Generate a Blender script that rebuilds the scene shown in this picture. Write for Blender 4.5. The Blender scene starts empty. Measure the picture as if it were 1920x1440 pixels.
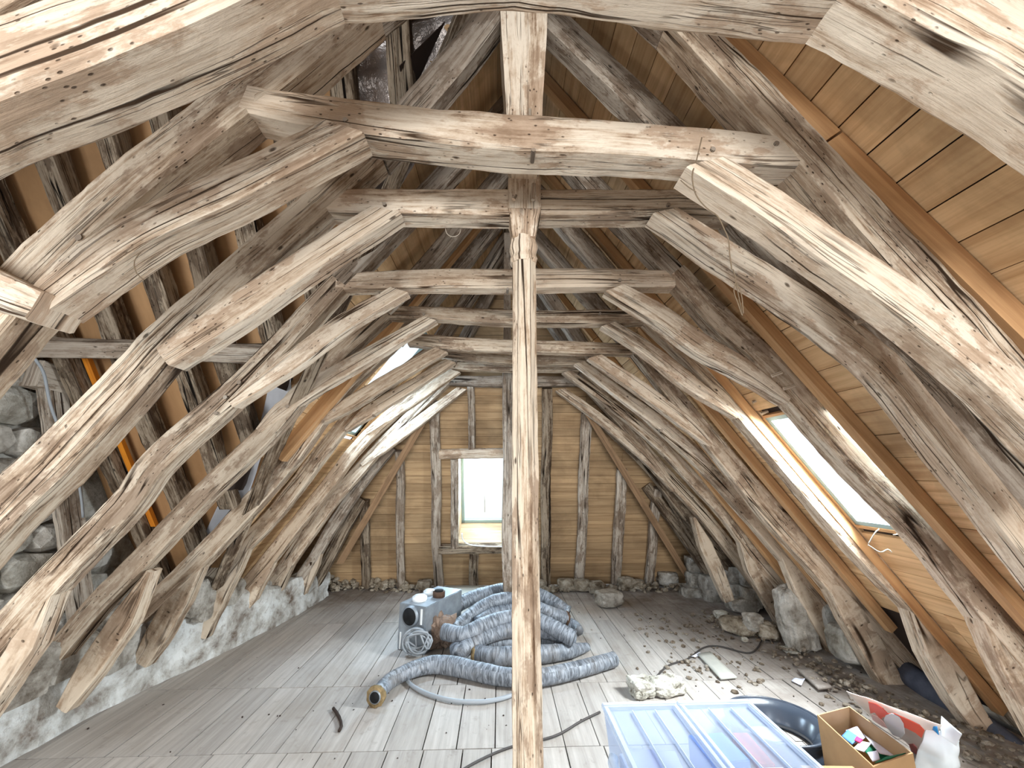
import bpy, bmesh, math, random
from mathutils import Vector as V, noise, Matrix
random.seed(7)
PI = math.pi
scene = bpy.context.scene
COL = scene.collection

# ------------------------------------------------------------------ camera
H = 1.6; FPX = 730.0
PITCH = math.radians(12.74); YAW = math.radians(1.9)
FW = V((math.sin(YAW)*math.cos(PITCH), math.cos(YAW)*math.cos(PITCH), math.sin(PITCH)))
RT = V((math.cos(YAW), -math.sin(YAW), 0)); UP = RT.cross(FW)
CAM = V((0, 0, H))
cd = bpy.data.cameras.new('camera'); cam = bpy.data.objects.new('camera', cd); COL.objects.link(cam)
cd.sensor_width = 36; cd.lens = FPX/1920*36; cd.clip_start = .02
cam.matrix_world = Matrix(((RT.x, UP.x, -FW.x, 0), (RT.y, UP.y, -FW.y, 0), (RT.z, UP.z, -FW.z, H), (0, 0, 0, 1)))
scene.camera = cam
# ------------------------------------------------------------------ world, lights, exposure
w = bpy.data.worlds.new('world'); scene.world = w; w.use_nodes = True
bg = w.node_tree.nodes['Background']; bg.inputs[0].default_value = (.86, .94, 1, 1); bg.inputs[1].default_value = 1.0
vs = scene.view_settings
vs.view_transform = 'Standard'; vs.look = 'None'; vs.gamma = 1; vs.use_curve_mapping = False; vs.exposure = 0.47

def area(name, loc, aim, sx, sy, power, col):
    l = bpy.data.lights.new(name, 'AREA'); l.shape = 'RECTANGLE'; l.size = sx; l.size_y = sy; l.energy = power; l.color = col
    o = bpy.data.objects.new(name, l); COL.objects.link(o); o.location = loc
    o.rotation_euler = (V(aim)-V(loc)).to_track_quat('-Z', 'Y').to_euler(); return o
area('daylight_from_gable_behind', (0.1, -14, .4), (0.1, 3, 1.5), 6, 4.4, 1250, (1, .97, .93))
area('fill_behind_left', (-1.35, -1.5, 2.3), (.2, .3, 0), 1.2, 1.0, 30, (.95, .98, 1))  # added fill: bounces off the floor to brighten timber undersides
area('daylight_roof_window_near', (1.5, -1.5, 2.45), (.3, .5, 0), 1.4, 1.2, 38, (.80, .90, 1))
area('fill_in_wing', (-2.5, .25, 1.9), (1.4, 4.0, .6), .9, .9, 42, (.92, .97, 1))  # added fill out of view in the wing, evens light on deeper trusses
area('daylight_roof_window_right', (2.42, 2.45, 1.86), (.2, 3.0, .2), .7, .5, 210, (.95, .98, 1))
area('daylight_roof_window_left', (-1.62, 4.12, 2.55), (.3, 3.2, .2), .7, .35, 60, (.62, .80, 1))
area('daylight_window_back', (-.22, 6.15, 1.62), (-.2, 3.5, .4),   .5, .7, 70, (.66, .85, 1))

# ------------------------------------------------------------------ pixel helpers (measuring only)
def ray(x, y): return FW + RT*((x-960)/FPX) + UP*((720-y)/FPX)
def onY(x, y, Y): d = ray(x, y); return CAM + d*(Y/d.y)
def onZ(x, y, Z=0.): d = ray(x, y); return CAM + d*((Z-H)/d.z)
def onP(x, y, n, k): d = ray(x, y); n = V(n); return CAM + d*((k-n.dot(CAM))/n.dot(d))

# ------------------------------------------------------------------ object helpers
def tag(o, label=None, cat=None, group=None, kind=None):
    if label: o['label'] = label
    if cat: o['category'] = cat
    if group: o['group'] = group
    if kind: o['kind'] = kind
    return o
def thing(name, label, cat, loc=(0, 0, 0), group=None, kind=None):
    o = bpy.data.objects.new(name, None); COL.objects.link(o); o.location = loc; o.empty_display_size = .1
    return tag(o, label, cat, group, kind)
def link(name, verts, faces, mat, parent=None, uvs=None, smooth=False, mats=None, fm=None):
    if parent is not None and parent.type == 'EMPTY':
        L = parent.location; verts = [V(v)-L for v in verts]
    elif parent is not None and parent.parent is not None:
        L = parent.parent.location; verts = [V(v)-L for v in verts]
    me = bpy.data.meshes.new(name); me.from_pydata([tuple(v) for v in verts], [], faces)
    if uvs is not None:
        ul = me.uv_layers.new(name='UVMap')
        flat = [c for f in uvs for p in f for c in p]
        ul.data.foreach_set('uv', flat)
    if smooth: me.polygons.foreach_set('use_smooth', [True]*len(me.polygons))
    for m in (mats or [mat]): me.materials.append(m)
    if fm: me.polygons.foreach_set('material_index', fm)
    me.update()
    o = bpy.data.objects.new(name, me); COL.objects.link(o); o.parent = parent
    return o
def catmull(P, ws, step):
    """resample control points smoothly; returns points, widths, arc length"""
    n = len(P); out = []
    if n == 2:
        L = (P[1]-P[0]).length; m = max(2, int(L/step))
        return [P[0].lerp(P[1], i/m) for i in range(m+1)], [ws[0]+(ws[1]-ws[0])*i/m for i in range(m+1)]
    pts, wd = [], []
    for i in range(n-1):
        p0 = P[i-1] if i else P[0]*2-P[1]; p1 = P[i]; p2 = P[i+1]; p3 = P[i+2] if i+2 < n else P[-1]*2-P[-2]
        m = max(1, int((p2-p1).length/step))
        for k in range(m):
            t = k/m; t2 = t*t; t3 = t2*t
            pts.append(.5*((2*p1)+(p2-p0)*t+(2*p0-5*p1+4*p2-p3)*t2+(3*p1-p0-3*p2+p3)*t3)); wd.append(ws[i]+(ws[i+1]-ws[i])*t)
    pts.append(P[-1]); wd.append(ws[-1]); return pts, wd
seedn = [0]
def timber(name, P, wd, t, mat, parent, N=(0, 1, 0), step=.045, rough=.0035, wane=.14, bow=.008, label=None, cutA=0, cutB=0):
    """hewn squared timber swept along P; wd = size across N, t = size along N. One mesh, UVs in metres along the grain."""
    seedn[0] += 1; sd = seedn[0]*7.31
    P = [V(p) for p in P]; N = V(N).normalized()
    if not isinstance(wd, (list, tuple)): wd = [wd]*len(P)
    pts, ws = catmull(P, list(wd), step)
    n = len(pts); prof = []
    c = wane
    base = [(-1, -1+c), (-1, -.33), (-1, .33), (-1, 1-c), (-1+c, 1), (-.33, 1), (.33, 1), (1-c, 1), (1, 1-c), (1, .33), (1, -.33), (1, -1+c), (1-c, -1), (.33, -1), (-.33, -1), (-1+c, -1)]
    m = len(base); verts = []; us = []; u = 0
    vper = [0]
    for i in range(m):
        a = base[i]; b = base[(i+1) % m]; vper.append(vper[-1]+math.hypot((a[0]-b[0])*ws[0]/2, (a[1]-b[1])*t/2))
    for i, p in enumerate(pts):
        T = (pts[min(i+1, n-1)]-pts[max(i-1, 0)]).normalized()
        S = N.cross(T).normalized()
        if i: u += (p-pts[i-1]).length
        us.append(u)
        f = min(1, u/.15, ) 
        bx = noise.noise(V((u*1.1, sd, 0)))*bow; by = noise.noise(V((u*1.1, sd, 9)))*bow*.6
        sw = 1+noise.noise(V((u*1.5, sd, 21)))*.08
        st = 1+noise.noise(V((u*1.5, sd, 31)))*.06
        for j, (a, b) in enumerate(base):
            ch = 1+noise.noise(V((u*3, sd, j//4*5.)))*.05
            q = V((u*9, j*1.9, sd)); d = noise.noise(q)*rough + noise.noise(q*2.7)*rough*.5
            sh = 0
            if cutA: sh = a*cutA*ws[i]/2*max(0, 1-u/.22)*(1 if S.z > 0 else -1)
            verts.append(p + S*(a*ws[i]/2*sw*ch+bx+a*d) + N*(b*t/2*st*ch+by+b*d) + T*sh)
    faces = []; uvs = []; uo = sd % 5
    for i in range(n-1):
        for j in range(m):
            k = (j+1) % m
            faces.append((i*m+j, (i+1)*m+j, (i+1)*m+k, i*m+k))
            uvs.append([(us[i]+uo, vper[j]), (us[i+1]+uo, vper[j]), (us[i+1]+uo, vper[j+1]), (us[i]+uo, vper[j+1])])
    faces.append(tuple(range(m))); uvs.append([(b[0]*.02, b[1]*.06) for b in base])
    faces.append(tuple((n-1)*m+j for j in reversed(range(m)))); uvs.append([(b[0]*.02, b[1]*.06) for b in reversed(base)])
    o = link(name, verts, faces, mat, parent, uvs)
    if label: o['label'] = label
    return o
def plank(name, A, B, wdir, wid, ndir, th, mat, parent, endA=0, endB=0, jit=.0):
    """sawn board from A to B, width along wdir, thickness along ndir; end cuts may slant"""
    A = V(A); B = V(B); wdir = V(wdir).normalized(); ndir = V(ndir).normalized(); T = (B-A).normalized()
    if jit: A = A+ndir*random.uniform(-jit, jit); B = B+ndir*random.uniform(-jit, jit)
    vs_ = []; c = .003
    for (P, e) in ((A, endA), (B, endB)):
        for (s, r) in ((-1, -1), (1, -1), (1, 1), (-1, 1)):
            vs_.append(P + wdir*(s*wid/2) + ndir*(r*th/2) + T*(s*e))
    f = [(0, 3, 2, 1), (4, 5, 6, 7), (0, 1, 5, 4), (2, 3, 7, 6), (1, 2, 6, 5), (3, 0, 4, 7)]
    L = (B-A).length; o_ = random.uniform(0, 20); v0 = random.uniform(0, 20)
    uv = []
    for q in f:
        uv.append([((L if k > 3 else 0)+o_, v0+((wid if k % 4 in (1, 2) else 0)+(th if k % 4 > 1 else 0))) for k in q])
    return link(name, vs_, f, mat, parent, uv)
def tube(name, P, r, mat, parent=None, seg=12, step=.02, rfun=None, caps=True, smooth=True, rad=None):
    P = [V(p) for p in P]; pts, rs = catmull(P, rad or [r]*len(P), step); n = len(pts)
    T0 = (pts[1]-pts[0]).normalized(); S = T0.orthogonal().normalized(); vs_, us = [], []; u = 0
    for i, p in enumerate(pts):
        T = (pts[min(i+1, n-1)]-pts[max(i-1, 0)]).normalized()
        S = (S-T*S.dot(T)).normalized(); B = T.cross(S)
        if i: u += (p-pts[i-1]).length
        us.append(u)
        for j in range(seg):
            a = 2*PI*j/seg; rr = rs[i]*(rfun(u, a) if rfun else 1)
            vs_.append(p+S*math.cos(a)*rr+B*math.sin(a)*rr)
    f, uv = [], []
    for i in range(n-1):
        for j in range(seg):
            k = (j+1) % seg; f.append((i*seg+j, i*seg+k, (i+1)*seg+k, (i+1)*seg+j))
            v1 = j/seg; v2 = (j+1)/seg; uv.append([(us[i], v1), (us[i], v2), (us[i+1], v2), (us[i+1], v1)])
    if caps:
        f.append(tuple(reversed(range(seg)))); uv.append([(0, 0)]*seg)
        f.append(tuple((n-1)*seg+j for j in range(seg))); uv.append([(0, 0)]*seg)
    return link(name, vs_, f, mat, parent, uv, smooth)
def rock(name, c, size, mat, parent=None, rz=0, sub=3, amp=.12, box=.6, tilt=0, smooth=False):
    bm = bmesh.new(); bmesh.ops.create_icosphere(bm, subdivisions=sub, radius=1)
    sd = random.uniform(0, 99); R = Matrix.Rotation(rz, 3, 'Z') @ Matrix.Rotation(tilt, 3, 'X'); c = V(c)
    vs_ = []
    for v in bm.verts:
        p = v.co.copy(); mx = max(abs(p.x), abs(p.y), abs(p.z)); p = p.lerp(p/mx*.92, box)
        d = 1+amp*noise.noise(p*1.6+V((sd, 0, 0)))+amp*.5*noise.noise(p*4+V((0, sd, 0)))+amp*.25*noise.noise(p*10+V((0, sd, 0)))
        p = p*d; p = V((p.x*size[0]/2, p.y*size[1]/2, p.z*size[2]/2)); vs_.append(R @ p + c)
    f = [tuple(v.index for v in q.verts) for q in bm.faces]; bm.free()
    return link(name, vs_, f, mat, parent, None, smooth)
def boxm(name, c, size, mat, parent=None, rz=0, bev=.004, R=None):
    bm = bmesh.new(); bmesh.ops.create_cube(bm, size=1)
    for v in bm.verts: v.co = V((v.co.x*size[0], v.co.y*size[1], v.co.z*size[2]))
    if bev: bmesh.ops.bevel(bm, geom=bm.edges[:], offset=bev, segments=2, affect='EDGES')
    R = R or Matrix.Rotation(rz, 3, 'Z'); bm.verts.index_update()
    vs_ = [R @ v.co + V(c) for v in bm.verts]; f = [tuple(v.index for v in q.verts) for q in bm.faces]; bm.free()
    return link(name, vs_, f, mat, parent)
def lathe(name, prof, c, mat, parent=None, seg=40, R=None, smooth=True, closed=False):
    vs_, f = [], []; c = V(c); n = len(prof)
    for i in range(seg):
        a = 2*PI*i/seg
        for (r, z) in prof:
            p = V((r*math.cos(a), r*math.sin(a), z)); vs_.append((R @ p if R else p)+c)
    for i in range(seg):
        k = (i+1) % seg
        for j in range(n if closed else n-1):
            j2 = (j+1) % n; f.append((i*n+j, k*n+j, k*n+j2, i*n+j2))
    return link(name, vs_, f, mat, parent, None, smooth)
def sheet(name, corners, mat, parent=None, nu=16, nv=16, crumple=.01, freq=6, th=.002, bulge=0, smooth=True, holes=None):
    a, b, c, d = [V(q) for q in corners]; sd = random.uniform(0, 50); vs_, f, uv = [], [], []
    N = (b-a).cross(d-a).normalized(); g = []
    for i in range(nu+1):
        for j in range(nv+1):
            s, t = i/nu, j/nv
            p = a.lerp(b, s).lerp(d.lerp(c, s), t)
            k = noise.noise(p*freq+V((sd, 0, 0)))*crumple*2+abs(noise.noise(p*freq*2.3+V((0, sd, 0))))*crumple
            g.append(p+N*(k+bulge*math.sin(PI*s)*math.sin(PI*t)))
    m = len(g)
    vs_ = g+[p-N*th for p in g]
    for i in range(nu):
        for j in range(nv):
            q = (i*(nv+1)+j, (i+1)*(nv+1)+j, (i+1)*(nv+1)+j+1, i*(nv+1)+j+1)
            f.append(q); f.append(tuple(m+x for x in reversed(q)))
            uq = [(i/nu, j/nv), ((i+1)/nu, j/nv), ((i+1)/nu, (j+1)/nv), (i/nu, (j+1)/nv)]; uv.append(uq); uv.append(uq[::-1])
    rim = [i*(nv+1) for i in range(nu+1)]+[nu*(nv+1)+j for j in range(1, nv+1)]+[i*(nv+1)+nv for i in range(nu-1, -1, -1)]+[j for j in range(nv-1, 0, -1)]
    for i in range(len(rim)):
        x, y = rim[i], rim[(i+1) % len(rim)]; f.append((x, m+x, m+y, y)); uv.append([(0, 0)]*4)
    return link(name, vs_, f, mat, parent, uv, smooth)

# ------------------------------------------------------------------ materials
class NT:
    def __init__(s, name, rough=.85, spec=.25):
        s.m = bpy.data.materials.new(name); s.m.use_nodes = True; s.t = s.m.node_tree; s.n = s.t.nodes; s.b = s.n['Principled BSDF']
        s.b.inputs['Roughness'].default_value = rough; s.b.inputs['Specular IOR Level'].default_value = spec
    def new(s, typ, **k):
        x = s.n.new(typ)
        for a, b in k.items(): setattr(x, a, b)
        return x
    def put(s, x, i, v):
        if hasattr(v, 'is_output') or isinstance(v, bpy.types.NodeSocket): s.t.links.new(v, x.inputs[i])
        else: x.inputs[i].default_value = v
    def math(s, op, a, b=0., clamp=False):
        x = s.new('ShaderNodeMath', operation=op, use_clamp=clamp); s.put(x, 0, a); s.put(x, 1, b); return x.outputs[0]
    def mapping(s, vec, sc, off=None):
        x = s.new('ShaderNodeVectorMath', operation='MULTIPLY'); s.put(x, 0, vec); s.put(x, 1, sc)
        if off is None: return x.outputs[0]
        y = s.new('ShaderNodeVectorMath', operation='ADD'); s.put(y, 0, x.outputs[0]); s.put(y, 1, off); return y.outputs[0]
    def noise(s, vec, scale=1, detail=4, rough=.55, dist=0.):
        x = s.new('ShaderNodeTexNoise'); s.put(x, 'Vector', vec); x.inputs['Scale'].default_value = scale
        x.inputs['Detail'].default_value = detail; x.inputs['Roughness'].default_value = rough; x.inputs['Distortion'].default_value = dist
        return x.outputs['Fac']
    def ramp(s, f, stops):
        x = s.new('ShaderNodeValToRGB'); s.put(x, 0, f); e = x.color_ramp.elements
        while len(e) < len(stops): e.new(.5)
        for i, (p, c) in enumerate(stops): e[i].position = p; e[i].color = (*c, 1)
        return x.outputs[0]
    def mix(s, f, a, b, mode='MIX'):
        x = s.new('ShaderNodeMix', data_type='RGBA', blend_type=mode); s.put(x, 0, f)
        for i, v in ((6, a), (7, b)):
            s.put(x, i, (*v, 1) if isinstance(v, tuple) and len(v) == 3 else v)
        return x.outputs[2]
    def range(s, v, a, b, c=0., d=1.):
        x = s.new('ShaderNodeMapRange'); s.put(x, 0, v)
        for i, q in enumerate((a, b, c, d)): x.inputs[i+1].default_value = q
        return x.outputs[0]
    def bump(s, h, strength=.5, dist=.01):
        x = s.new('ShaderNodeBump'); s.put(x, 'Height', h); x.inputs['Strength'].default_value = strength; x.inputs['Distance'].default_value = dist
        s.t.links.new(x.outputs[0], s.b.inputs['Normal'])
    def rnd(s): return s.new('ShaderNodeObjectInfo').outputs['Random']
    def color(s, c): s.put(s.b, 'Base Color', c if not isinstance(c, tuple) else (*c, 1))
def srgb(r, g, b):
    return tuple(((c/255)/12.92 if c/255 <= .04045 else ((c/255+.055)/1.055)**2.4) for c in (r, g, b))
def aged(name, light, mid, dark, brown, holes=.5, crk=.012, bias=0.):
    M = NT(name, .9, .12); uv = M.new('ShaderNodeTexCoord').outputs['UV']; r = M.rnd()
    off = M.new('ShaderNodeCombineXYZ'); M.put(off, 0, M.math('MULTIPLY', r, 37.)); M.put(off, 2, M.math('MULTIPLY', r, 91.)); off = off.outputs[0]
    fine = M.noise(M.mapping(uv, (4.5, 95, 1), off), 1, 5, .7)
    streak = M.noise(M.mapping(uv, (1.1, 24, 1), off), 1, 5, .6)
    flake = M.noise(M.mapping(uv, (9, 26, 1), off), 1, 6, .72)
    blot = M.noise(M.mapping(uv, (2.6, 6, 1), off), 1, 6, .68)
    blot2 = M.noise(M.mapping(uv, (.7, 1.6, 1), off), 1, 3, .5)
    base = M.math('ADD', M.math('MULTIPLY', streak, .4), M.math('ADD', M.math('MULTIPLY', fine, .33), M.math('MULTIPLY', flake, .27)))
    col = M.ramp(base, [(.385-bias, dark), (.45-bias, mid), (.52-bias, light), (.64, tuple(min(1, c*1.1) for c in light))])
    col = M.mix(M.range(M.math('ADD', M.math('MULTIPLY', blot, .7), M.math('MULTIPLY', flake, .3)), .505, .55, 0, .72), col, M.mix(M.range(base, .42, .55), tuple(c*.6 for c in brown), brown))
    col = M.mix(M.range(blot2, .45, .7, 0, .5), col, mid)
    cn = M.noise(M.mapping(uv, (.32, 13, 1), off), 1, 2, .45)
    crack = M.range(M.math('ABSOLUTE', M.math('SUBTRACT', cn, .5)), crk*.35, crk*1.15, 1, 0)
    crack = M.math('MULTIPLY', crack, M.range(M.noise(M.mapping(uv, (1.3, 3.4, 1), off), 1, 2), .47, .54))
    c2 = M.noise(M.mapping(uv, (1.1, 42, 1), off), 1, 2, .5)
    crack2 = M.math('MULTIPLY', M.range(M.math('ABSOLUTE', M.math('SUBTRACT', c2, .5)), .004, .018, .6, 0), M.range(M.noise(M.mapping(uv, (2.3, 9, 1), off), 1, 2), .5, .56))
    vo = M.new('ShaderNodeTexVoronoi'); M.put(vo, 'Vector', M.mapping(uv, (5.5, 13, 1), off)); vo.inputs['Scale'].default_value = 1
    hole = M.range(vo.outputs['Distance'], .04, .09, holes, 0)
    vo2 = M.new('ShaderNodeTexVoronoi'); M.put(vo2, 'Vector', M.mapping(uv, (26, 58, 1), off)); vo2.inputs['Scale'].default_value = 1
    worm = M.math('MULTIPLY', M.range(vo2.outputs['Distance'], .08, .16, holes, 0), M.range(blot, .47, .56))
    drk = M.math('MAXIMUM', M.math('MAXIMUM', crack, M.math('MAXIMUM', hole, crack2)), worm)
    col = M.mix(drk, col, tuple(c*.3 for c in dark))
    val = M.new('ShaderNodeHueSaturation'); M.put(val, 'Value', M.range(r, 0, 1, .9, 1.08)); M.put(val, 'Color', col)
    M.color(val.outputs[0])
    h = M.math('SUBTRACT', M.math('ADD', base, M.math('MULTIPLY', blot, .4)), M.math('MULTIPLY', drk, 1.0)); M.bump(h, .8, .012)
    return M.m
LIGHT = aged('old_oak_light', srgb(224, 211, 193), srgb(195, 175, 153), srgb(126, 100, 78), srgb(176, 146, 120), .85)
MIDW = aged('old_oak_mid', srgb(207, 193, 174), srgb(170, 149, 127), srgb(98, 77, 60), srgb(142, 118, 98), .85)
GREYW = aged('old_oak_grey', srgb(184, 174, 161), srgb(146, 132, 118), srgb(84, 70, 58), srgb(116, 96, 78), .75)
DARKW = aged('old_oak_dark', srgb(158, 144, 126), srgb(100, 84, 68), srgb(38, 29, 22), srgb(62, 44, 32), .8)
def pine(name, a, b, stain=.4, hv=.16, grain=22):
    M = NT(name, .7, .3); uv = M.new('ShaderNodeTexCoord').outputs['UV']; r = M.rnd(); pos = M.new('ShaderNodeNewGeometry').outputs['Position']
    g = M.noise(M.mapping(uv, (1.1, grain, 1)), 1, 6, .65, .4)
    col = M.ramp(g, [(.35, b), (.6, a)])
    st = M.noise(M.mapping(pos, (1.6, 2.6, 1.6)), 1, 5, .6, .5)
    col = M.mix(M.range(st, .46, .66, 0, stain), col, tuple(c*.42 for c in b))
    hs = M.new('ShaderNodeHueSaturation'); M.put(hs, 'Value', M.range(r, 0, 1, 1-hv, 1+hv)); M.put(hs, 'Color', col); hs.inputs['Saturation'].default_value = 1
    M.color(hs.outputs[0]); M.bump(g, .25, .004); return M.m
PINE = pine('roof_board_pine', srgb(222, 188, 144), srgb(190, 152, 110), .5)
PINE_L = pine('panel_brown', srgb(184, 144, 102), srgb(160, 122, 84), .35, .08, 4)
PINE_H = pine('hip_board_pine', srgb(184, 156, 120), srgb(150, 122, 90), .5)
PINE_D = pine('dim_smooth_pine', srgb(160, 130, 100), srgb(120, 94, 70), .4)
COUNTER = pine('new_counter_rafter_pine', srgb(204, 164, 120), srgb(172, 130, 90), .3, .1)
ORANGE = pine('orange_batten', srgb(220, 140, 40), srgb(190, 110, 30), .2, .05)
def floor_mat():
    M = NT('dusty_floorboard', .8, .3); uv = M.new('ShaderNodeTexCoord').outputs['UV']; r = M.rnd(); pos = M.new('ShaderNodeNewGeometry').outputs['Position']
    g = M.noise(M.mapping(uv, (1.5, 26, 1)), 1, 6, .7, .3)
    col = M.ramp(g, [(.3, srgb(158, 152, 146)), (.55, srgb(182, 176, 170)), (.8, srgb(198, 194, 188))])
    d = M.noise(M.mapping(pos, (1.3, 1.0, 1)), 1, 6, .6, .4); col = M.mix(M.range(d, .5, .7, 0, .5), col, srgb(142, 130, 116))
    d2 = M.noise(M.mapping(pos, (9, 9, 1)), 1, 5, .7); col = M.mix(M.range(d2, .58, .75, 0, .5), col, srgb(120, 108, 98))
    # grime swept towards the eaves on the right side of the floor
    sx = M.new('ShaderNodeSeparateXYZ'); M.put(sx, 0, pos)
    gr = M.math('ADD', M.range(sx.outputs[0], 1.5, 2.6), M.range(sx.outputs[1], 4.9, 5.7), True)
    gr = M.math('MULTIPLY', gr, M.range(M.noise(pos, 3.5, 5, .7), .3, .62)); col = M.mix(M.math('MULTIPLY', gr, .75), col, srgb(104, 88, 76))
    hs = M.new('ShaderNodeHueSaturation'); M.put(hs, 'Value', M.range(r, 0, 1, .88, 1.08)); M.put(hs, 'Color', col)
    M.color(hs.outputs[0]); M.bump(g, .3, .004); return M.m
FLOORM = floor_mat()
def stone_mat(name, a, b, c, rough=.95, s=5.):
    M = NT(name, rough, .1); pos = M.new('ShaderNodeNewGeometry').outputs['Position']
    n = M.noise(pos, s, 7, .65, .3); col = M.ramp(n, [(.34, c), (.48, b), (.62, a)])
    n2 = M.noise(pos, s*5, 6, .75); col = M.mix(M.range(n2, .52, .7, 0, .55), col, c)
    M.color(col); M.bump(M.math('ADD', n, n2), .9, .02); return M.m
LIME = stone_mat('limewashed_stone', srgb(214, 211, 204), srgb(172, 167, 158), srgb(106, 97, 86))
WASH = stone_mat('lime_plaster', srgb(232, 236, 236), srgb(196, 196, 192), srgb(118, 104, 92), .9, 4.)
RUBBLE = stone_mat('rubble', srgb(196, 186, 170), srgb(158, 146, 128), srgb(96, 82, 66), .95, 9)
WHITER = stone_mat('white_rock', srgb(248, 246, 238), srgb(222, 218, 204), srgb(120, 112, 98), .9, 16)
GREENST = stone_mat('gable_stone', srgb(206, 204, 198), srgb(164, 160, 150), srgb(104, 96, 84), .95, 4)
MORTAR = stone_mat('dark_mortar', srgb(96, 88, 78), srgb(70, 62, 54), srgb(40, 34, 28))
def plain(name, c, rough=.6, metal=0, spec=.4, n=0, ns=20, alpha=None, trans=0, bump=0):
    M = NT(name, rough, spec); M.b.inputs['Metallic'].default_value = metal
    if n:
        pos = M.new('ShaderNodeTexCoord').outputs['Object']; f = M.noise(pos, ns, 5, .65, .2)
        M.color(M.mix(M.range(f, .35, .65), tuple(x*(1-n) for x in c), c))
        if bump: M.bump(f, bump, .01)
    else: M.color(c)
    if trans: M.b.inputs['Transmission Weight'].default_value = trans; M.b.inputs['IOR'].default_value = 1.15
    return M.m
DUCT = None
def duct_mat():
    M = NT('grey_duct_fabric', .55, .4); uv = M.new('ShaderNodeTexCoord').outputs['UV']; pos = M.new('ShaderNodeTexCoord').outputs['Object']
    wr = M.noise(M.mapping(uv, (42, 3.5, 1)), 1, 4, .6, 1.2)
    col = M.ramp(wr, [(.36, srgb(80, 84, 90)), (.5, srgb(124, 130, 138)), (.66, srgb(160, 166, 174))])
    d = M.noise(pos, 5, 5, .6); col = M.mix(M.range(d, .5, .7, 0, .5), col, srgb(120, 112, 104))
    M.color(col); M.b.inputs['Metallic'].default_value = .15; M.bump(wr, .8, .012); return M.m
DUCT = duct_mat()
GALV = plain('galvanised_steel', srgb(160, 168, 176), .45, .5, .5, .3, 9)
BLACK = plain('black_gloss', srgb(58, 66, 78), .24, 0, .8)  # bluish lift in the base colour stands for reflections on black
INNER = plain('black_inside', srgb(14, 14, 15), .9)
GREYC = plain('grey_cable', srgb(150, 156, 162), .5)
DKCAB = plain('dark_cable', srgb(66, 62, 60), .6)
CARD = plain('cardboard', srgb(186, 152, 112), .85, 0, .1, .12, 8)
CARD_IN = plain('cardboard_inner', srgb(168, 140, 108), .85, 0, .1, .12, 8)
PAPERM = plain('paper_white', srgb(222, 224, 238), .7)
PAPERB = plain('paper_blue', srgb(84, 138, 214), .6)
PAPERG = plain('folder_green', srgb(30, 122, 92), .5)
PAPERP = plain('paper_pink', srgb(222, 50, 110), .6)
PAPERL = plain('paper_lilac', srgb(196, 196, 232), .6)
BAGP = plain('paper_bag', srgb(226, 214, 204), .7, 0, .3, .06, 6)
REDP = plain('red_print', srgb(214, 76, 52), .6)
PINKP = plain('pale_pink_print', srgb(226, 180, 176), .6)
GREYP = plain('pale_grey_print', srgb(205, 205, 212), .6)
MAROON = plain('maroon_print', srgb(150, 70, 66), .6)
WBAG = plain('white_plastic', srgb(235, 245, 250), .35, 0, .5, .05, 9)
BLUEP = plain('blue_plastic', srgb(30, 140, 210), .4)
WPLAST = plain('white_cap', srgb(235, 238, 238), .4)
RUST = plain('rusty_metal', srgb(96, 74, 60), .7, .4, .3, .4, 30)
BROWNB = plain('brown_rag', srgb(140, 120, 106), .8, 0, .2, .3, 14, bump=.5)
YEL = plain('yellow_insulation', srgb(158, 136, 100), .9, 0, .1, .6, 30, bump=.6)
FOIL = plain('grey_foil', srgb(150, 142, 138), .24, .45, .7, .2, 12, bump=.8)
MEMB = plain('white_membrane', srgb(196, 198, 204), .6, 0, .3, .1, 6)
TWINE = plain('twine', srgb(120, 104, 84), .9)
COB = plain('cobweb', srgb(190, 180, 165), .9)
WINM = plain('window_frame_grey', srgb(150, 176, 180), .5)
PIPEM = plain('dark_blue_grey_lagging', srgb(88, 92, 106), .8, 0, .2, .35, 10, bump=.4)
PALEB = plain('pale_board', srgb(190, 190, 182), .7, 0, .2, .1, 10)
BARK = plain('dark_splinter', srgb(52, 40, 34), .9)
def glass(name, tint, rough, mixf):
    M = NT(name, rough, .5); M.color(tint)
    t = M.new('ShaderNodeBsdfTransparent'); t.inputs[0].default_value = (*[min(1, c*.4+.6) for c in tint], 1)
    x = M.new('ShaderNodeMixShader'); x.inputs[0].default_value = mixf
    out = M.n['Material Output']; M.t.links.new(t.outputs[0], x.inputs[1]); M.t.links.new(M.b.outputs[0], x.inputs[2]); M.t.links.new(x.outputs[0], out.inputs[0]); return M.m
GLASS = glass('window_glass', (.9, .97, 1), .05, .06)
CLEARP = glass('clear_plastic', srgb(222, 234, 250), .25, .24)
CLEARR = glass('clear_plastic_rim', srgb(226, 236, 248), .25, .55)

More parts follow.
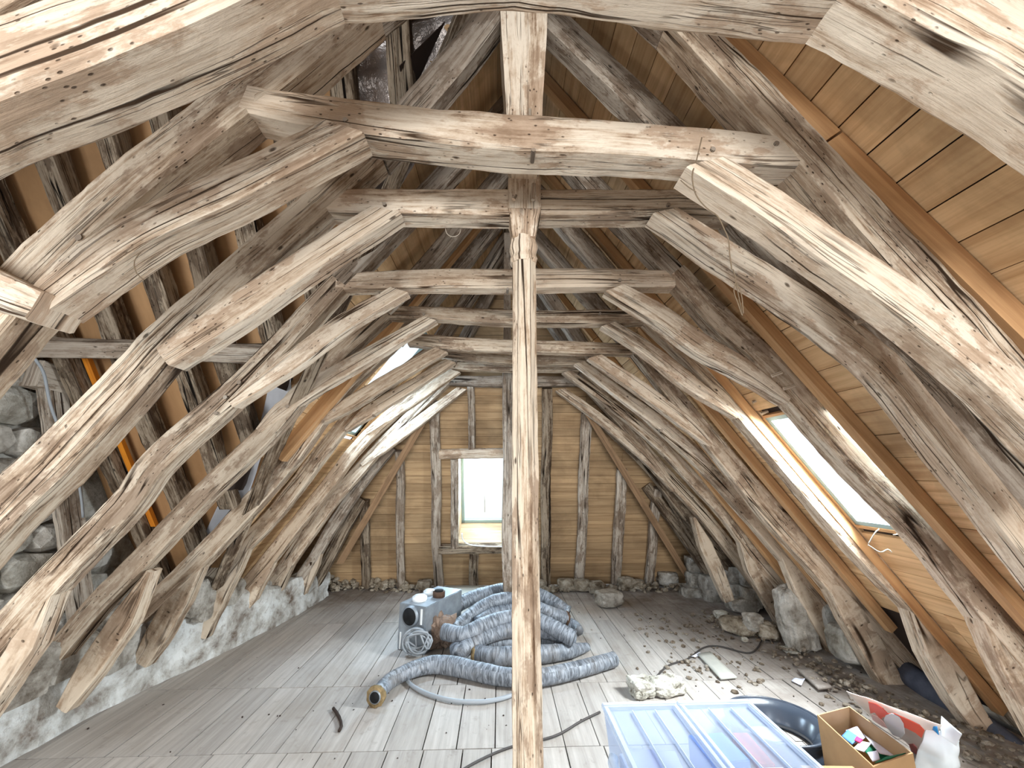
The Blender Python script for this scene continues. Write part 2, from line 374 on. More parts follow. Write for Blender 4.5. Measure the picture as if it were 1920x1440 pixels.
# ------------------------------------------------------------------ floor
fl = thing('floor', None, None, kind='structure')
sub = link('subfloor', [(-4.2, -2.6, -.03), (4, -2.6, -.03), (4, 7, -.03), (-4.2, 7, -.03), (-4.2, -2.6, -.06), (4, -2.6, -.06), (4, 7, -.06), (-4.2, 7, -.06)],
           [(0, 1, 2, 3), (7, 6, 5, 4), (0, 4, 5, 1), (1, 5, 6, 2), (2, 6, 7, 3), (3, 7, 4, 0)], MORTAR, fl)
rows = [(-2.6, .9), (.9, 2.735), (2.735, 3.455), (3.455, 6.5)]
for ri, (ya, yb) in enumerate(rows):
    x = -3.1+[.0, .07, .02, .10][ri]
    while x < 3.25:
        wd = random.choice((.17, .19, .2, .21, .23)); xb = x+wd
        cuts = [ya, yb]
        if ri == 3: cuts = [ya, random.choice((4.4, 5.1, 5.6, 4.75)), yb] if random.random() < .6 else cuts
        for a, b in zip(cuts, cuts[1:]):
            plank('floorboard', ((x+xb)/2, a+.003, -.013), ((x+xb)/2, b-.003, -.013), (1, 0, 0), wd-random.uniform(.004, .009), (0, 0, 1), .024, FLOORM, fl, jit=.0015)
        x = xb

# ------------------------------------------------------------------ roof planes
# right slope, inner face z = 4.64 - 1.38 x ; left slope z = 4.29 + 1.39 x ; wing far slope z = 4.30 - 1.42 (y - 1.36) ; hip 2.29 y + z = 13.85
CA = math.cos(math.atan(1.38)); SA = math.sin(math.atan(1.38))
def hipY(z): return 6.13-z/2.29
cr = thing('ceiling_right', None, None, kind='structure')
nR = V((SA, 0, CA)); dR = V((CA, 0, -SA))
W = .149; s = 0; top = V((.06, 0, 4.57))
i = 0
SKR = (2.17, 2.76, 1.24, 1.98)      # y range, z range of the right roof window
while True:
    c = top + dR*(s+W/2)
    if c.z < .02: break
    yh = hipY(c.z)+.06
    segs = []
    j = sorted(random.sample((1.2, 2.1, 2.67, 3.22, 3.7, 4.2), 2))
    cuts = [-2.4, j[0] if j[0] < yh else 1.2, yh]
    if j[1] < yh-.3: cuts.insert(2, j[1])
    for a, b in zip(cuts, cuts[1:]):
        parts = [(a, b)]
        if SKR[2] < c.z < SKR[3]:
            parts = [(p, q) for (p, q) in ((a, min(b, SKR[0])), (max(a, SKR[1]), b)) if q-p > .02]
        if c.z < .55: parts = [(p, min(q, 2.9)) for p, q in parts if p < 2.8]  # low boards left out so the dark sheet reads as shaded eaves
        for (p, q) in parts:
            plank('roof_board', c+V((0, p+.002, 0))+nR*.012, c+V((0, q-.002, 0))+nR*.012, dR, W-random.uniform(.003, .006), nR, .022, PINE, cr, jit=.002)
    s += W; i += 1
def dark_backing(par, pl, ya, yb, za, zb, n, hole=None):
    """dark sheet added behind the boards to hide sky in the gaps; leaves the window openings free"""
    rects = [(ya, yb, za, zb)] if not hole else [(ya, hole[0], za, zb), (hole[1], yb, za, zb), (hole[0], hole[1], za, hole[2]), (hole[0], hole[1], hole[3], zb)]
    vs_, f = [], []
    for (a, b, c, d) in rects:
        o = len(vs_); P = [pl(a, c), pl(b, c), pl(b, d), pl(a, d)]; vs_ += [p+n*.03 for p in P]+[p+n*.034 for p in P]
        f += [tuple(o+i for i in q) for q in ((0, 1, 2, 3), (7, 6, 5, 4), (0, 4, 5, 1), (1, 5, 6, 2), (2, 6, 7, 3), (3, 7, 4, 0))]
    link('dark_backing', vs_, f, BARK, par)
dark_backing(cr, lambda y, z: V(((4.64-z)/1.38, y, z)), -2.4, 6.3, 0., 4.6, nR, SKR)  # added dark sheet, keeps sky from showing between boards
def slopeR(z, off): # point on right slope inner face at height z, moved inward by off
    return V(((4.64-z)/1.38, 0, z))-nR*off
for y in (.55, 1.24, 1.74, 2.11, 2.81, 3.22, 3.72, 4.2):
    zt, zb = 4.3, .1
    zsp = random.choice((2.88, 2.6, 3.1)) if y != 1.24 else 2.86
    for (za, zb_) in ((zt, zsp+.004), (zsp-.004, .12 if y < 3 else .45)):
        if hipY(za) < y: za = (6.1-y)*2.29
        if za < zb_+.2: continue
        cw_, ct_ = (.11, .1) if y < 1.5 else (.06, .065)
        A = slopeR(za, ct_/2+.002); B = slopeR(zb_, ct_/2+.002)
        plank('counter_rafter', A+V((0, y, 0)), B+V((0, y, 0)), (0, 1, 0), cw_, nR, ct_, COUNTER, cr)
# roof window in the right slope
wr = thing('window_1', None, None, kind='structure')
def reveal(par, quad, n, depth, mat, th=.02, names='lining_board'):
    """four lining boards around quad (list of 4 points), extruded along n"""
    c = sum((V(q) for q in quad), V())/4
    for a, b in zip(quad, quad[1:]+quad[:1]):
        a = V(a); b = V(b); m_ = (a+b)/2; out = (m_-c); e = (b-a).normalized(); out = (out-e*out.dot(e)); out = (out-n*out.dot(n)).normalized()
        plank(names, a+n*depth/2+out*th/2, b+n*depth/2+out*th/2, n, depth, out, th, mat, par)
def frame(par, quad, n, wid, th, mat):
    c = sum((V(q) for q in quad), V())/4
    for a, b in zip(quad, quad[1:]+quad[:1]):
        a = V(a); b = V(b); m_ = (a+b)/2; e = (b-a).normalized(); inn = (c-m_); inn = (inn-e*inn.dot(e)); inn = (inn-n*inn.dot(n)).normalized()
        plank('window_frame', a+inn*wid/2, b+inn*wid/2, inn, wid, n, th, mat, par)
def pane(par, quad, n, th=.006):
    q = [V(p) for p in quad]; vs_ = q+[p+n*th for p in q]
    link('glass_pane', vs_, [(0, 1, 2, 3), (7, 6, 5, 4), (0, 4, 5, 1), (1, 5, 6, 2), (2, 6, 7, 3), (3, 7, 4, 0)], GLASS, par)
def sR(y, z): p = V(((4.64-z)/1.38, y, z)); return p
q = [sR(SKR[0], SKR[2]), sR(SKR[1], SKR[2]), sR(SKR[1], SKR[3]), sR(SKR[0], SKR[3])]
reveal(wr, q, nR, .06, COUNTER)
q2 = [p+nR*.035 for p in q]
frame(wr, q2, nR, .035, .05, WINM); pane(wr, [p+nR*.01 for p in q2], nR)

# left slope beyond the valley
cl = thing('ceiling_left', None, None, kind='structure')
CL = math.cos(math.atan(1.39)); SL = math.sin(math.atan(1.39)); nL = V((-SL, 0, CL)); dL = V((-CL, 0, -SL))
SKL = (3.85, 4.58, 2.0, 3.15)
s = 0; top = V((.06, 0, 4.37))
while True:
    c = top + dL*(s+W/2)
    if c.z < .02: break
    y0 = -c.x+1.36; yh = hipY(c.z)+.06
    if yh > y0+.05:
        parts = [(y0, yh)]
        if SKL[2] < c.z < SKL[3]: parts = [(y0, SKL[0]), (SKL[1], yh)]
        for (p, q_) in parts:
            if q_-p > .04: plank('roof_board', c+V((0, p, 0))+nL*.012, c+V((0, q_, 0))+nL*.012, dL, W-.005, nL, .022, PINE, cl, jit=.002)
    yn = 1.36+c.x
    if yn > -2.3: plank('roof_board', c+V((0, -2.4, 0))+nL*.012, c+V((0, yn, 0))+nL*.012, dL, W-.005, nL, .022, PINE, cl, jit=.002)
    s += W
def sL(y, z): return V(((z-4.29)/1.39, y, z))
for k in range(12):
    z0_, z1_ = .0+k*.36, .36+k*.36; ym_ = 1.36+(4.29-z1_+.0)/1.39
    hole = SKL if False else None
    if ym_ > 1.2: dark_backing(cl, sL, max(ym_, 1.36), 6.3, z0_, z1_, nL) if not (z1_ > SKL[2] and z0_ < SKL[3]) else (dark_backing(cl, sL, ym_, SKL[0], z0_, z1_, nL), dark_backing(cl, sL, SKL[1], 6.3, z0_, z1_, nL))
for y in (3.3, 3.5, 4.68, 4.9):
    zt = min(4.1, (6.1-y)*2.29); zb = max(.15, 4.29-1.39*(y-1.36)+.15)
    A = sL(y, zt)-nL*.052; B = sL(y, zb)-nL*.052
    plank('counter_rafter', A, B, (0, 1, 0), .09, nL, .1, COUNTER, cl)
wl = thing('window_2', None, None, kind='structure')
q = [sL(SKL[0], SKL[2]), sL(SKL[1], SKL[2]), sL(SKL[1], SKL[3]), sL(SKL[0], SKL[3])]
reveal(wl, q, nL, .08, COUNTER); q2 = [p+nL*.05 for p in q]
frame(wl, q2, nL, .035, .05, WINM); pane(wl, [p+nL*.01 for p in q2], nL)

# wing slope (far side) with brown panels, one to a bay
cw = thing('ceiling_wing', None, None, kind='structure')
XR = [-2.89, -2.5, -2.13, -1.83, -1.5, -1.19, -.84, -.54]
nW = V((0, SL, CL))
def wz(y): return 4.30-1.42*(abs(y-1.36))
def panel(x0, x1, far, mat=PINE_L):
    sg = 1 if far else -1
    def low(x): return 1.36+sg*min(-x if x < 0 else 0, 2.95)
    n = V((0, SL*sg, CL)); ya, yb = low(x0), low(x1)
    P = [V((x0, 1.36, wz(1.36))), V((x1, 1.36, wz(1.36))), V((x1, yb, wz(yb))), V((x0, ya, wz(ya)))]
    vs_ = P+[p+n*.02 for p in P]; uv = [[(p.y, p.x) for p in P]]*2+[[(0, 0)]*4]*4
    link('roof_panel', vs_, [(0, 1, 2, 3), (7, 6, 5, 4), (0, 4, 5, 1), (1, 5, 6, 2), (2, 6, 7, 3), (3, 7, 4, 0)], mat, cw, uv)
edges = [-4.1, -3.3]+XR+[-.25, -.005]
for a, b in zip(edges, edges[1:]):
    panel(a+.002, b-.002, True); panel(a+.002, b-.002, False)
def wr_pt(x, y, off=0): return V((x, y, 4.10-1.42*(y-1.36)))-nW*off
for x in XR:
    yb = min(-x+(1.27 if x > -1.3 else 1.17), 4.1); o = timber('wing_rafter', [wr_pt(x, 1.4), wr_pt(x, (1.4+yb)/2), wr_pt(x, yb)], random.uniform(.10, .13), .11, DARKW, cw, N=nW, bow=.035, rough=.006)
timber('valley_rafter', [V((-.10, 1.44, 4.0)), V((-1.38, 2.73, 2.19)), V((-2.70, 4.05, .3))], .09, .10, DARKW, cw, N=(.4, -.4, 1), bow=.03, rough=.006)
timber('purlin', [onP(-60, 650, (0, 1.42, 1), 5.87), onP(70, 652, (0, 1.42, 1), 5.87), onP(300, 656, (0, 1.42, 1), 5.87), onP(500, 664, (0, 1.42, 1), 5.87)], .11, .09, GREYW, cw, N=nW, label='long grey brown purlin')
plank('batten', onP(150, 640, (0, 1.42, 1), 6.1), onP(290, 985, (0, 1.42, 1), 6.1), (1, 0, 0), .04, nW, .03, ORANGE, cw)['label'] = 'bright orange batten'
plank('batten', onP(105, 640, (0, 1.42, 1), 6.1), onP(235, 985, (0, 1.42, 1), 6.1), (1, 0, 0), .09, nW, .02, COUNTER, cw)
# foil in the wing near the valley
def wing_sheet(px, off, mat, cr_, lab):
    o = sheet('vapour_foil', [onP(x, y, (0, 1.42, 1), 4.30+1.42*1.36-off*1.737) for x, y in px], mat, cw, 18, 18, cr_, 5, .002); o['label'] = lab
wing_sheet([(655, 205), (668, 70), (900, 0), (800, 215)], .03, FOIL, .014, 'shiny grey plastic foil')
wing_sheet([(668, 360), (700, 285), (800, 270), (740, 370)], .03, FOIL, .012, 'shiny grey plastic foil')
wing_sheet([(478, 830), (505, 720), (545, 700), (545, 800)], .02, MEMB, .01, 'whitish membrane')
wing_sheet([(380, 1010), (440, 880), (500, 830), (440, 1000)], .02, MEMB, .01, 'whitish membrane')

# hip end
wb = thing('wall_back', None, None, kind='structure')
aH = math.atan(2.29); nH = V((0, math.sin(aH), math.cos(aH))); dH = V((0, -math.cos(aH), math.sin(aH)))
def hp(x, z, off=0): return V((x, 6.05-z/2.29, z))-nH*off
OP = (-.565, .14, .6, 1.80)
z = -.02; WH = .112; dz = WH*math.sin(aH)
link('dark_backing', [hp(-3.09, 0, -.11), hp(OP[0], 0, -.11), hp(OP[0], 3.48, -.11), hp(OP[0], OP[3], -.11), hp(OP[1], OP[3], -.11), hp(OP[1], 4.25, -.11), hp(-.02, 4.25, -.11), hp(OP[1], 0, -.11), hp(3.34, 0, -.11), hp(.28, 4.25, -.11), hp(OP[0], OP[2], -.11), hp(OP[1], OP[2], -.11)],
     [(0, 1, 10, 3, 2), (2, 3, 4, 5, 6), (7, 8, 9, 5, 4, 11), (1, 7, 11, 10)], BARK, wb)  # dark sheet added behind the hip boards against sky gaps
while z < 4.25:
    zc = z+dz/2; xl = -(4.29-zc)/1.39-.1; xr = (4.64-zc)/1.38+.1
    runs = [(xl, xr)]
    if OP[2] < zc < OP[3]: runs = [(xl, OP[0]), (OP[1], xr)]
    for a, b in runs:
        cuts = [a]+sorted([x for x in (-1.36, -.84, .66, 1.15, 1.68) if a+.4 < x < b-.4 and random.random() < .35])+[b]
        for p, q_ in zip(cuts, cuts[1:]):
            plank('wall_board', hp(p+.002, zc, -.08), hp(q_-.002, zc, -.08), dH, WH-.004, nH, .02, PINE_H, wb, jit=.0025)
    z += dz
def stud(pa, pb, wd, name='stud', mat=GREYW, bow=.03, off=0., t=.09):
    A = onP(*pa, (0, 2.29, 1), 13.85-off*2.5); B = onP(*pb, (0, 2.29, 1), 13.85-off*2.5)
    timber(name, [A, A.lerp(B, .5), B], wd, t, mat, wb, N=nH, bow=bow, rough=.006, wane=.35)
stud((815, 752), (822, 1104), .125); stud((749, 845), (753, 1100), .105); stud((683, 938), (687, 1100), .115, mat=DARKW)
stud((884, 722), (884, 842), .09); stud((888, 1036), (888, 1104), .13, mat=DARKW)
stud((1026, 728), (1023, 1100), .13, mat=DARKW); stud((1099, 765), (1087, 1095), .13); stud((1167, 880), (1154, 1096), .13); stud((1234, 915), (1216, 1093), .12)
stud((824, 851), (956, 849), .12, 'lintel', LIGHT, .005, .02); stud((822, 1030), (956, 1029), .12, 'sill_beam', DARKW, .01, .01)
stud((853, 860), (853, 1026), .10, 'jamb_post', GREYW, .01, .01)
# hip rafters
def edge_pt(side, z, off=.12):
    if side < 0: x = -(4.29-z)/1.39
    else: x = (4.64-z)/1.38
    return V((x-side*.13, 6.13-z/2.29-.07, z))
# new smooth hip rafters seen along the hip
for (pa, pb) in (((792, 792), (640, 1052)), ((1097, 766), (1292, 1086))):
    A = onP(*pa, (0, 2.29, 1), 13.85-.12*2.5); B = onP(*pb, (0, 2.29, 1), 13.85-.12*2.5)
    plank('hip_rafter', A, B, V((1, 0, 0)), .10, nH, .12, PINE_D, wb)
timber('hip_rafter', [onY(1130, 790, 4.95), onY(1240, 905, 5.25), onY(1345, 1075, 5.6)], .14, .12, DARKW, wb, N=(0, .9, .4), bow=.02)
# back window: boxed reveal
wk = thing('window_3', None, None, kind='structure')
q = [hp(OP[0], OP[2], -.07), hp(OP[1], OP[2], -.07), hp(OP[1], OP[3], -.07), hp(OP[0], OP[3], -.07)]
reveal(wk, q, nH, .66, PINE_H)
q2 = [p+nH*.55 for p in q]; frame(wk, q2, nH, .045, .05, WINM); pane(wk, [p+nH*.02 for p in q2], nH)
a = (q2[0]+q2[1])/2; b = (q2[2]+q2[3])/2
plank('glazing_bar', a.lerp(b, .1)+nH*.06, a.lerp(b, .97)+nH*.06, (1, 0, 0), .012, nH, .02, GREYW, wk)
tube('cable', [onP(x, y, (0, 2.29, 1), 13.7) for x, y in [(866, 1000), (868, 1012), (880, 1021), (905, 1024), (945, 1025)]], .008, WPLAST, wk, 8, .02)

# gable stone wall of the wing, and backing
gw = thing('wall_left', None, None, kind='structure')
XG = -3.12
def gt(y): return 4.05-1.42*abs(y-1.36)
P = [(XG-.03, y, z) for y, z in ((-2.0, -.02), (4.4, -.02), (4.4, .0), (1.36, 4.2), (-1.6, .0))]
vs_ = P+[(XG-.35, y, z) for _, y, z in P]
link('wall_core', vs_, [(0, 1, 2, 3, 4), (9, 8, 7, 6, 5)]+[(i, (i+5), (i+1) % 5+5, (i+1) % 5) for i in range(5)], GREENST, gw)
z = 0; row = 0
while z < 3.4:
    h = random.uniform(.17, .26); y = .9+random.uniform(0, .2)
    while True:
        l = random.uniform(.22, .48); yc = y+l/2
        if y+l > 1.36+(4.15-z-h*.7)/1.42: break
        if z+h < gt(yc)+.1 or True:
            rock('stone', (XG-.04, yc, z+h/2), (.22, l*1.1, h*1.12), GREENST if random.random() < .6 else LIME, gw, box=.85, amp=.13, sub=2)
        y += l
    z += h; row += 1
o = timber('timber_block', [onP(60, 700, (1, 0, 0), XG+.1), onP(130, 720, (1, 0, 0), XG+.1)], .17, .12, GREYW, gw, N=(1, 0, 0))
o = timber('wall_post', [onP(95, 690, (1, 0, 0), XG+.12), onP(60, 800, (1, 0, 0), XG+.14), onP(75, 980, (1, 0, 0), XG+.13), onP(80, 1180, (1, 0, 0), XG+.12)][0:1]+[onP(155, 1180, (1, 0, 0), XG+.12)], .15, .06, GREYW, gw, N=(1, 0, 0))
tube('wall_cable', [onP(x, y, (1, 0, 0), XG+.22) for x, y in [(65, 672), (82, 700), (95, 760), (118, 820), (142, 880), (152, 930), (156, 970)]], .008, GREYC, gw, 8, .03)

# low kerb wall of lime plaster, left edge of the floor
kw = thing('baseboard_left', None, None, kind='structure')
K = [(-2.98, -1.5, .27), (-2.96, 1.2, .27), (-2.94, 2.6, .27), (-2.86, 3.3, .25), (-2.66, 4.1, .24), (-2.5, 4.85, .20), (-2.42, 5.75, .15)]
def kerb():
    P = [V(p) for p in K]; pts, hh = catmull(P, [p.z for p in P], .05); vs_, f, uv = [], [], []
    n = len(pts); m = 14
    for i, p in enumerate(pts):
        T = (pts[min(i+1, n-1)]-pts[max(i-1, 0)]); T.z = 0; T.normalize(); S = V((T.y, -T.x, 0))
        top = p.z*2+.05*noise.noise(V((p.y*2.2, 3, 0)))
        for j in range(m):
            t = j/(m-1); q = V((p.x, p.y, 0))+S*(.14-.0*t)
            d = noise.noise(V((p.y*3, t*3, 1)))*.035+noise.noise(V((p.y*11, t*9, 5)))*.012
            if t < .75: q = q+S*(d+.04*(1-t)); q.z = t/.75*top
            else: q = q+S*(d-(t-.75)/.25*.30); q.z = top+d
            vs_.append(q)
    for i in range(n-1):
        for j in range(m-1): f.append((i*m+j, (i+1)*m+j, (i+1)*m+j+1, i*m+j+1))
    link('plaster_face', vs_, f, WASH, kw, None, False)
kerb()
for (x, y, z, l, h, hh) in ((232, 1168, .1, .34, .22, 0), (240, 1210, .1, .42, .3, 0), (372, 1120, 0, .3, .3, 0), (395, 1130, 0, .34, .26, 0), (440, 1110, 0, .3, .22, 0), (120, 1235, 0, .45, .26, 0), (500, 1105, 0, .28, .2, 0), (45, 1270, 0, .4, .3, 0)):
    p = onP(x, y, (1, 0, 0), -2.72 if y > 1130 else -2.52)
    rock('stone', (p.x-.06, p.y, p.z), (.2, l, h), LIME, kw, box=.85, amp=.12)
# low rubble wall, right edge
kr = thing('baseboard_right', None, None, kind='structure')
def blk(x, y, Y, sz, mat=LIME, name='stone', rz=0, box=.9):
    p = onY(x, y, Y); return rock(name, p, sz, mat, kr, rz, 3, .09, box)
for (x, y, Y, s_) in ((1306, 1058, 5.7, (.3, .25, .22)), (1312, 1086, 5.65, (.36, .25, .2)), (1300, 1112, 5.6, (.34, .25, .18)), (1335, 1102, 5.4, (.28, .25, .34)),
                      (1378, 1076, 5.15, (.24, .24, .2)), (1398, 1082, 5.05, (.2, .24, .26)), (1382, 1108, 5.1, (.26, .24, .2)), (1406, 1118, 4.95, (.22, .24, .24)), (1390, 1132, 4.95, (.34, .24, .16))):
    blk(x, y, Y, s_)
for (x, y, Y, s_) in ((1478, 1095, 4.4, (.22, .25, .24)), (1545, 1160, 3.95, (.2, .3, .4)), (1590, 1205, 3.6, (.25, .3, .3))):
    blk(x, y, Y, s_, GREENST, box=.5)

# ------------------------------------------------------------------ roof trusses, traced in their own planes
def truss(Y, label, members, pegs=(), ridge=True, mat=MIDW, ridgemat=None, rw=.14, rt=.13):
    t = thing('roof_truss', label, 'roof truss', (0.1, Y, 0), 'old timber roof trusses')
    for m_ in members:
        name, pts, wd, th, mt = m_[:5]
        kw_ = dict(m_[5]) if len(m_) > 5 else {}
        dy = kw_.pop('dy', 0)
        kw_ = dict(kw_)
        if name == 'brace' and Y > 1:
            kw_['cutA'] = .75; wd = list(wd); wd[-1] = .05 if Y > 1.7 else wd[-1]
        if name == 'ashlar_piece': dy = .0; wd = list(wd); wd[0] = .03
        P = [onY(x, y, Y+dy) for x, y in pts]
        if name == 'ashlar_piece': P[0] = P[0]+(P[0]-P[1])*.12
        if name == 'rafter' and Y > 2 and P[-1].z > .12:
            dv = (P[-1]-P[-2]).normalized(); k = min(.42, (P[-1].z-.03)/max(.1, -dv.z))
            P.append(P[-1]+dv*k); wd = (list(wd) if isinstance(wd, (list, tuple)) else [wd]*(len(P)-1)); wd.append(wd[-1])
        timber(name, P, wd, th, mt or mat, t, **kw_)
    if ridge:
        for (x, y) in ridge:
            P = onY(x, y, Y)
            sd = -1 if P.x < .1 else 1
            timber('rafter', [V((.1+sd*.02, Y+.03*sd, 4.15)), P.lerp(V((.1, Y, 4.15)), .5), P], rw, rt, ridgemat or GREYW, t, wane=.25)
    for (x, y, r) in pegs:
        p = onY(x, y, Y-rt/2)
        tube('peg', [p+V((0, .05, 0)), p-V((0, .006, 0))], r, GREYW, t, 8, .05, smooth=False)
    return t
CB = dict(cutA=0, cutB=0)
LB = 'LIGHT'
# F0, nearest, cropped by the top edge
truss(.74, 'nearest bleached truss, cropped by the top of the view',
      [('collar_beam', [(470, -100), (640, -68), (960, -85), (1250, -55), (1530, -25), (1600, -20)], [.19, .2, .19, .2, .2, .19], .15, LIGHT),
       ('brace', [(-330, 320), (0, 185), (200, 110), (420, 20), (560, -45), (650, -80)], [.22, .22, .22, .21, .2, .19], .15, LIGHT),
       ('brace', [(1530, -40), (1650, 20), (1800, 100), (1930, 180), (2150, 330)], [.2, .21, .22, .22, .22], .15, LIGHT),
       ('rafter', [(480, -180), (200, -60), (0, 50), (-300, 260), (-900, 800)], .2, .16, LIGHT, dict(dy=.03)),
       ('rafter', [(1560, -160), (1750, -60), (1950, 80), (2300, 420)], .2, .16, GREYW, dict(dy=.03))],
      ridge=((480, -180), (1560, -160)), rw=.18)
truss(1.22, 'second truss from the viewer, its heavy collar sagging to the right',
      [('collar_beam', [(477, 212), (570, 228), (690, 243), (800, 256), (950, 270), (1100, 277), (1280, 290), (1400, 300), (1492, 306)], [.11, .13, .145, .145, .145, .145, .145, .135, .11], .13, LIGHT, dict(wane=.16)),
       ('brace', [(655, 262), (560, 310), (450, 365), (300, 435), (200, 500), (105, 578)], [.12, .13, .135, .13, .13, .09], .115, LIGHT, dict(dy=-.045)),
       ('brace', [(1310, 325), (1430, 400), (1540, 480), (1640, 548), (1760, 640), (1860, 730), (2000, 870)], [.12, .13, .13, .13, .13, .12, .11], .115, LIGHT, dict(dy=-.045)),
       ('rafter', [(690, 25), (540, 150), (420, 240), (250, 375), (60, 560), (-60, 700), (-300, 960)], [.16, .17, .17, .165, .16, .15, .14], .13, MIDW),
       ('rafter', [(1265, 50), (1350, 145), (1440, 245), (1540, 350), (1650, 470), (1760, 590), (1900, 760), (2100, 1000)], .155, .13, MIDW),
       ('tie_stub', [(-80, 520), (0, 545), (110, 588)], [.12, .12, .09], .13, LIGHT, dict(dy=-.07))],
      pegs=((648, 226, .009), (1336, 281, .009), (1000, 283, .008), (150, 447, .011), (1455, 270, .009), (1793, 610, .011), (1843, 663, .009)), ridge=((690, 25), (1265, 50)), rw=.155)
T2 = truss(1.6, 'third truss from the viewer, its collar tenoned through the carved post',
      [('collar_beam', [(600, 388), (700, 390), (955, 393)], [.10, .13, .135], .12, LIGHT, dict(wane=.16)),
       ('collar_beam', [(1010, 392), (1200, 391), (1280, 390), (1368, 402)], [.135, .135, .12, .10], .12, MIDW, dict(wane=.16)),
       ('brace', [(728, 405), (600, 487), (460, 580), (322, 674)], [.115, .12, .125, .09], .10, LIGHT, dict(dy=-.03)),
       ('brace', [(1240, 408), (1340, 475), (1430, 530), (1540, 605), (1640, 685), (1745, 815), (1880, 985), (1990, 1130)], [.10, .12, .13, .135, .14, .13, .13, .12], .11, LIGHT, dict(dy=-.02)),
       ('rafter', [(705, 300), (625, 370), (520, 462), (420, 552), (320, 645), (230, 745), (120, 860), (0, 975), (-160, 1160)], [.13, .14, .15, .155, .16, .17, .175, .18, .17], .12, MIDW, dict(wane=.18)),
       ('rafter', [(1340, 350), (1420, 450), (1520, 550), (1620, 640), (1720, 735), (1820, 850), (1930, 975), (2100, 1200)], .155, .13, GREYW, dict(dy=.03))],
      pegs=((721, 383, .009), (1253, 384, .009), (366, 593, .01), (322, 636, .01)), ridge=((705, 300), (1340, 350)), rw=.15)
truss(2.28, 'fourth truss from the viewer, with a pale straight collar behind the post',
      [('collar_beam', [(636, 534), (800, 528), (960, 529), (1100, 527), (1258, 528)], [.11, .13, .135, .13, .12], .11, LIGHT, dict(wane=.2)),
       ('brace', [(750, 548), (640, 614), (550, 680), (440, 758)], [.10, .11, .115, .09], .09, LIGHT, dict(dy=-.02)),
       ('brace', [(1150, 545), (1230, 592), (1310, 650), (1390, 695), (1470, 752)], [.11, .13, .135, .13, .10], .10, LIGHT, dict(dy=-.02)),
       ('rafter', [(640, 532), (540, 640), (470, 712), (410, 768), (300, 866), (240, 948), (100, 1092), (0, 1205), (-60, 1280)], [.13, .135, .14, .15, .15, .15, .15, .14, .13], .11, MIDW),
       ('ashlar_piece', [(110, 1110), (60, 1200), (0, 1290), (-40, 1350)], [.13, .12, .11, .1], .1, LIGHT, dict(dy=-.02)),
       ('rafter', [(1262, 515), (1340, 597), (1430, 682), (1500, 760), (1600, 872), (1700, 968), (1790, 1072), (1870, 1170), (1990, 1320)], [.14, .155, .165, .17, .17, .175, .18, .18, .17], .12, MIDW),
       ('ashlar_piece', [(1815, 1120), (1880, 1240), (1960, 1390)], [.12, .13, .12], .1, MIDW, dict(dy=-.02))],
      pegs=((1162, 525, .011), (952, 542, .008), (449, 717, .012), (423, 745, .012), (405, 775, .01)), ridge=((640, 532), (1262, 515)))
truss(2.85, 'fifth truss from the viewer, left foot running down the plastered kerb',
      [('collar_beam', [(720, 588), (850, 592), (960, 598), (1100, 598), (1222, 597)], [.10, .11, .11, .115, .11], .11, MIDW, dict(wane=.2)),
       ('brace', [(808, 601), (700, 664), (610, 715), (530, 770), (490, 808)], [.09, .115, .12, .115, .09], .09, LIGHT, dict(dy=-.02)),
       ('brace', [(1138, 612), (1210, 657), (1290, 717), (1380, 780)], [.10, .12, .125, .1], .09, LIGHT, dict(dy=-.02)),
       ('rafter', [(725, 588), (650, 655), (575, 730), (510, 805), (380, 932), (270, 1050), (190, 1130), (135, 1195)], [.12, .125, .13, .14, .14, .14, .13, .12], .11, MIDW),
       ('ashlar_piece', [(285, 1078), (238, 1160), (182, 1245), (130, 1322)], [.11, .15, .15, .08], .10, MIDW, dict(dy=-.03)),
       ('rafter', [(1215, 600), (1290, 670), (1370, 750), (1460, 852), (1560, 968), (1640, 1055), (1740, 1155), (1830, 1250), (1910, 1345)], [.12, .14, .16, .18, .18, .18, .175, .17, .16], .12, MIDW),
       ('ashlar_piece', [(1690, 1110), (1745, 1215), (1795, 1305), (1855, 1392)], [.12, .18, .17, .12], .11, LIGHT, dict(dy=-.03))],
      pegs=((794, 588, .011), (564, 733, .013), (539, 762, .013), (1125, 588, .01)), ridge=((725, 588), (1215, 600)))
truss(3.4, 'sixth truss from the viewer, its left foot ending at the kerb beside a broken stone',
      [('collar_beam', [(768, 638), (850, 645), (960, 651), (1100, 655), (1195, 657)], [.11, .12, .12, .11, .1], .11, MIDW, dict(wane=.2)),
       ('brace', [(828, 658), (740, 708), (660, 757), (605, 792)], [.1, .12, .12, .09], .09, MIDW, dict(dy=-.02)),
       ('brace', [(1114, 670), (1200, 730), (1280, 790), (1330, 835)], [.1, .12, .12, .1], .09, LIGHT, dict(dy=-.02)),
       ('rafter', [(742, 640), (655, 720), (600, 785), (535, 872), (455, 965), (370, 1055), (285, 1135), (240, 1180)], [.11, .13, .15, .15, .15, .15, .14, .12], .11, MIDW),
       ('ashlar_piece', [(390, 1040), (340, 1120), (300, 1190), (270, 1240)], [.10, .17, .17, .12], .1, MIDW, dict(dy=-.03)),
       ('rafter', [(1193, 660), (1300, 790), (1370, 872), (1445, 962), (1535, 1062), (1640, 1180), (1730, 1280)], [.12, .15, .17, .19, .19, .18, .16], .11, MIDW),
       ('ashlar_piece', [(1530, 1060), (1590, 1150), (1640, 1235), (1690, 1325)], [.12, .19, .2, .15], .11, MIDW, dict(dy=-.03))],
      pegs=((825, 639, .012), (626, 769, .013), (606, 790, .013), (1240, 807, .012)), ridge=((742, 640), (1193, 660)))
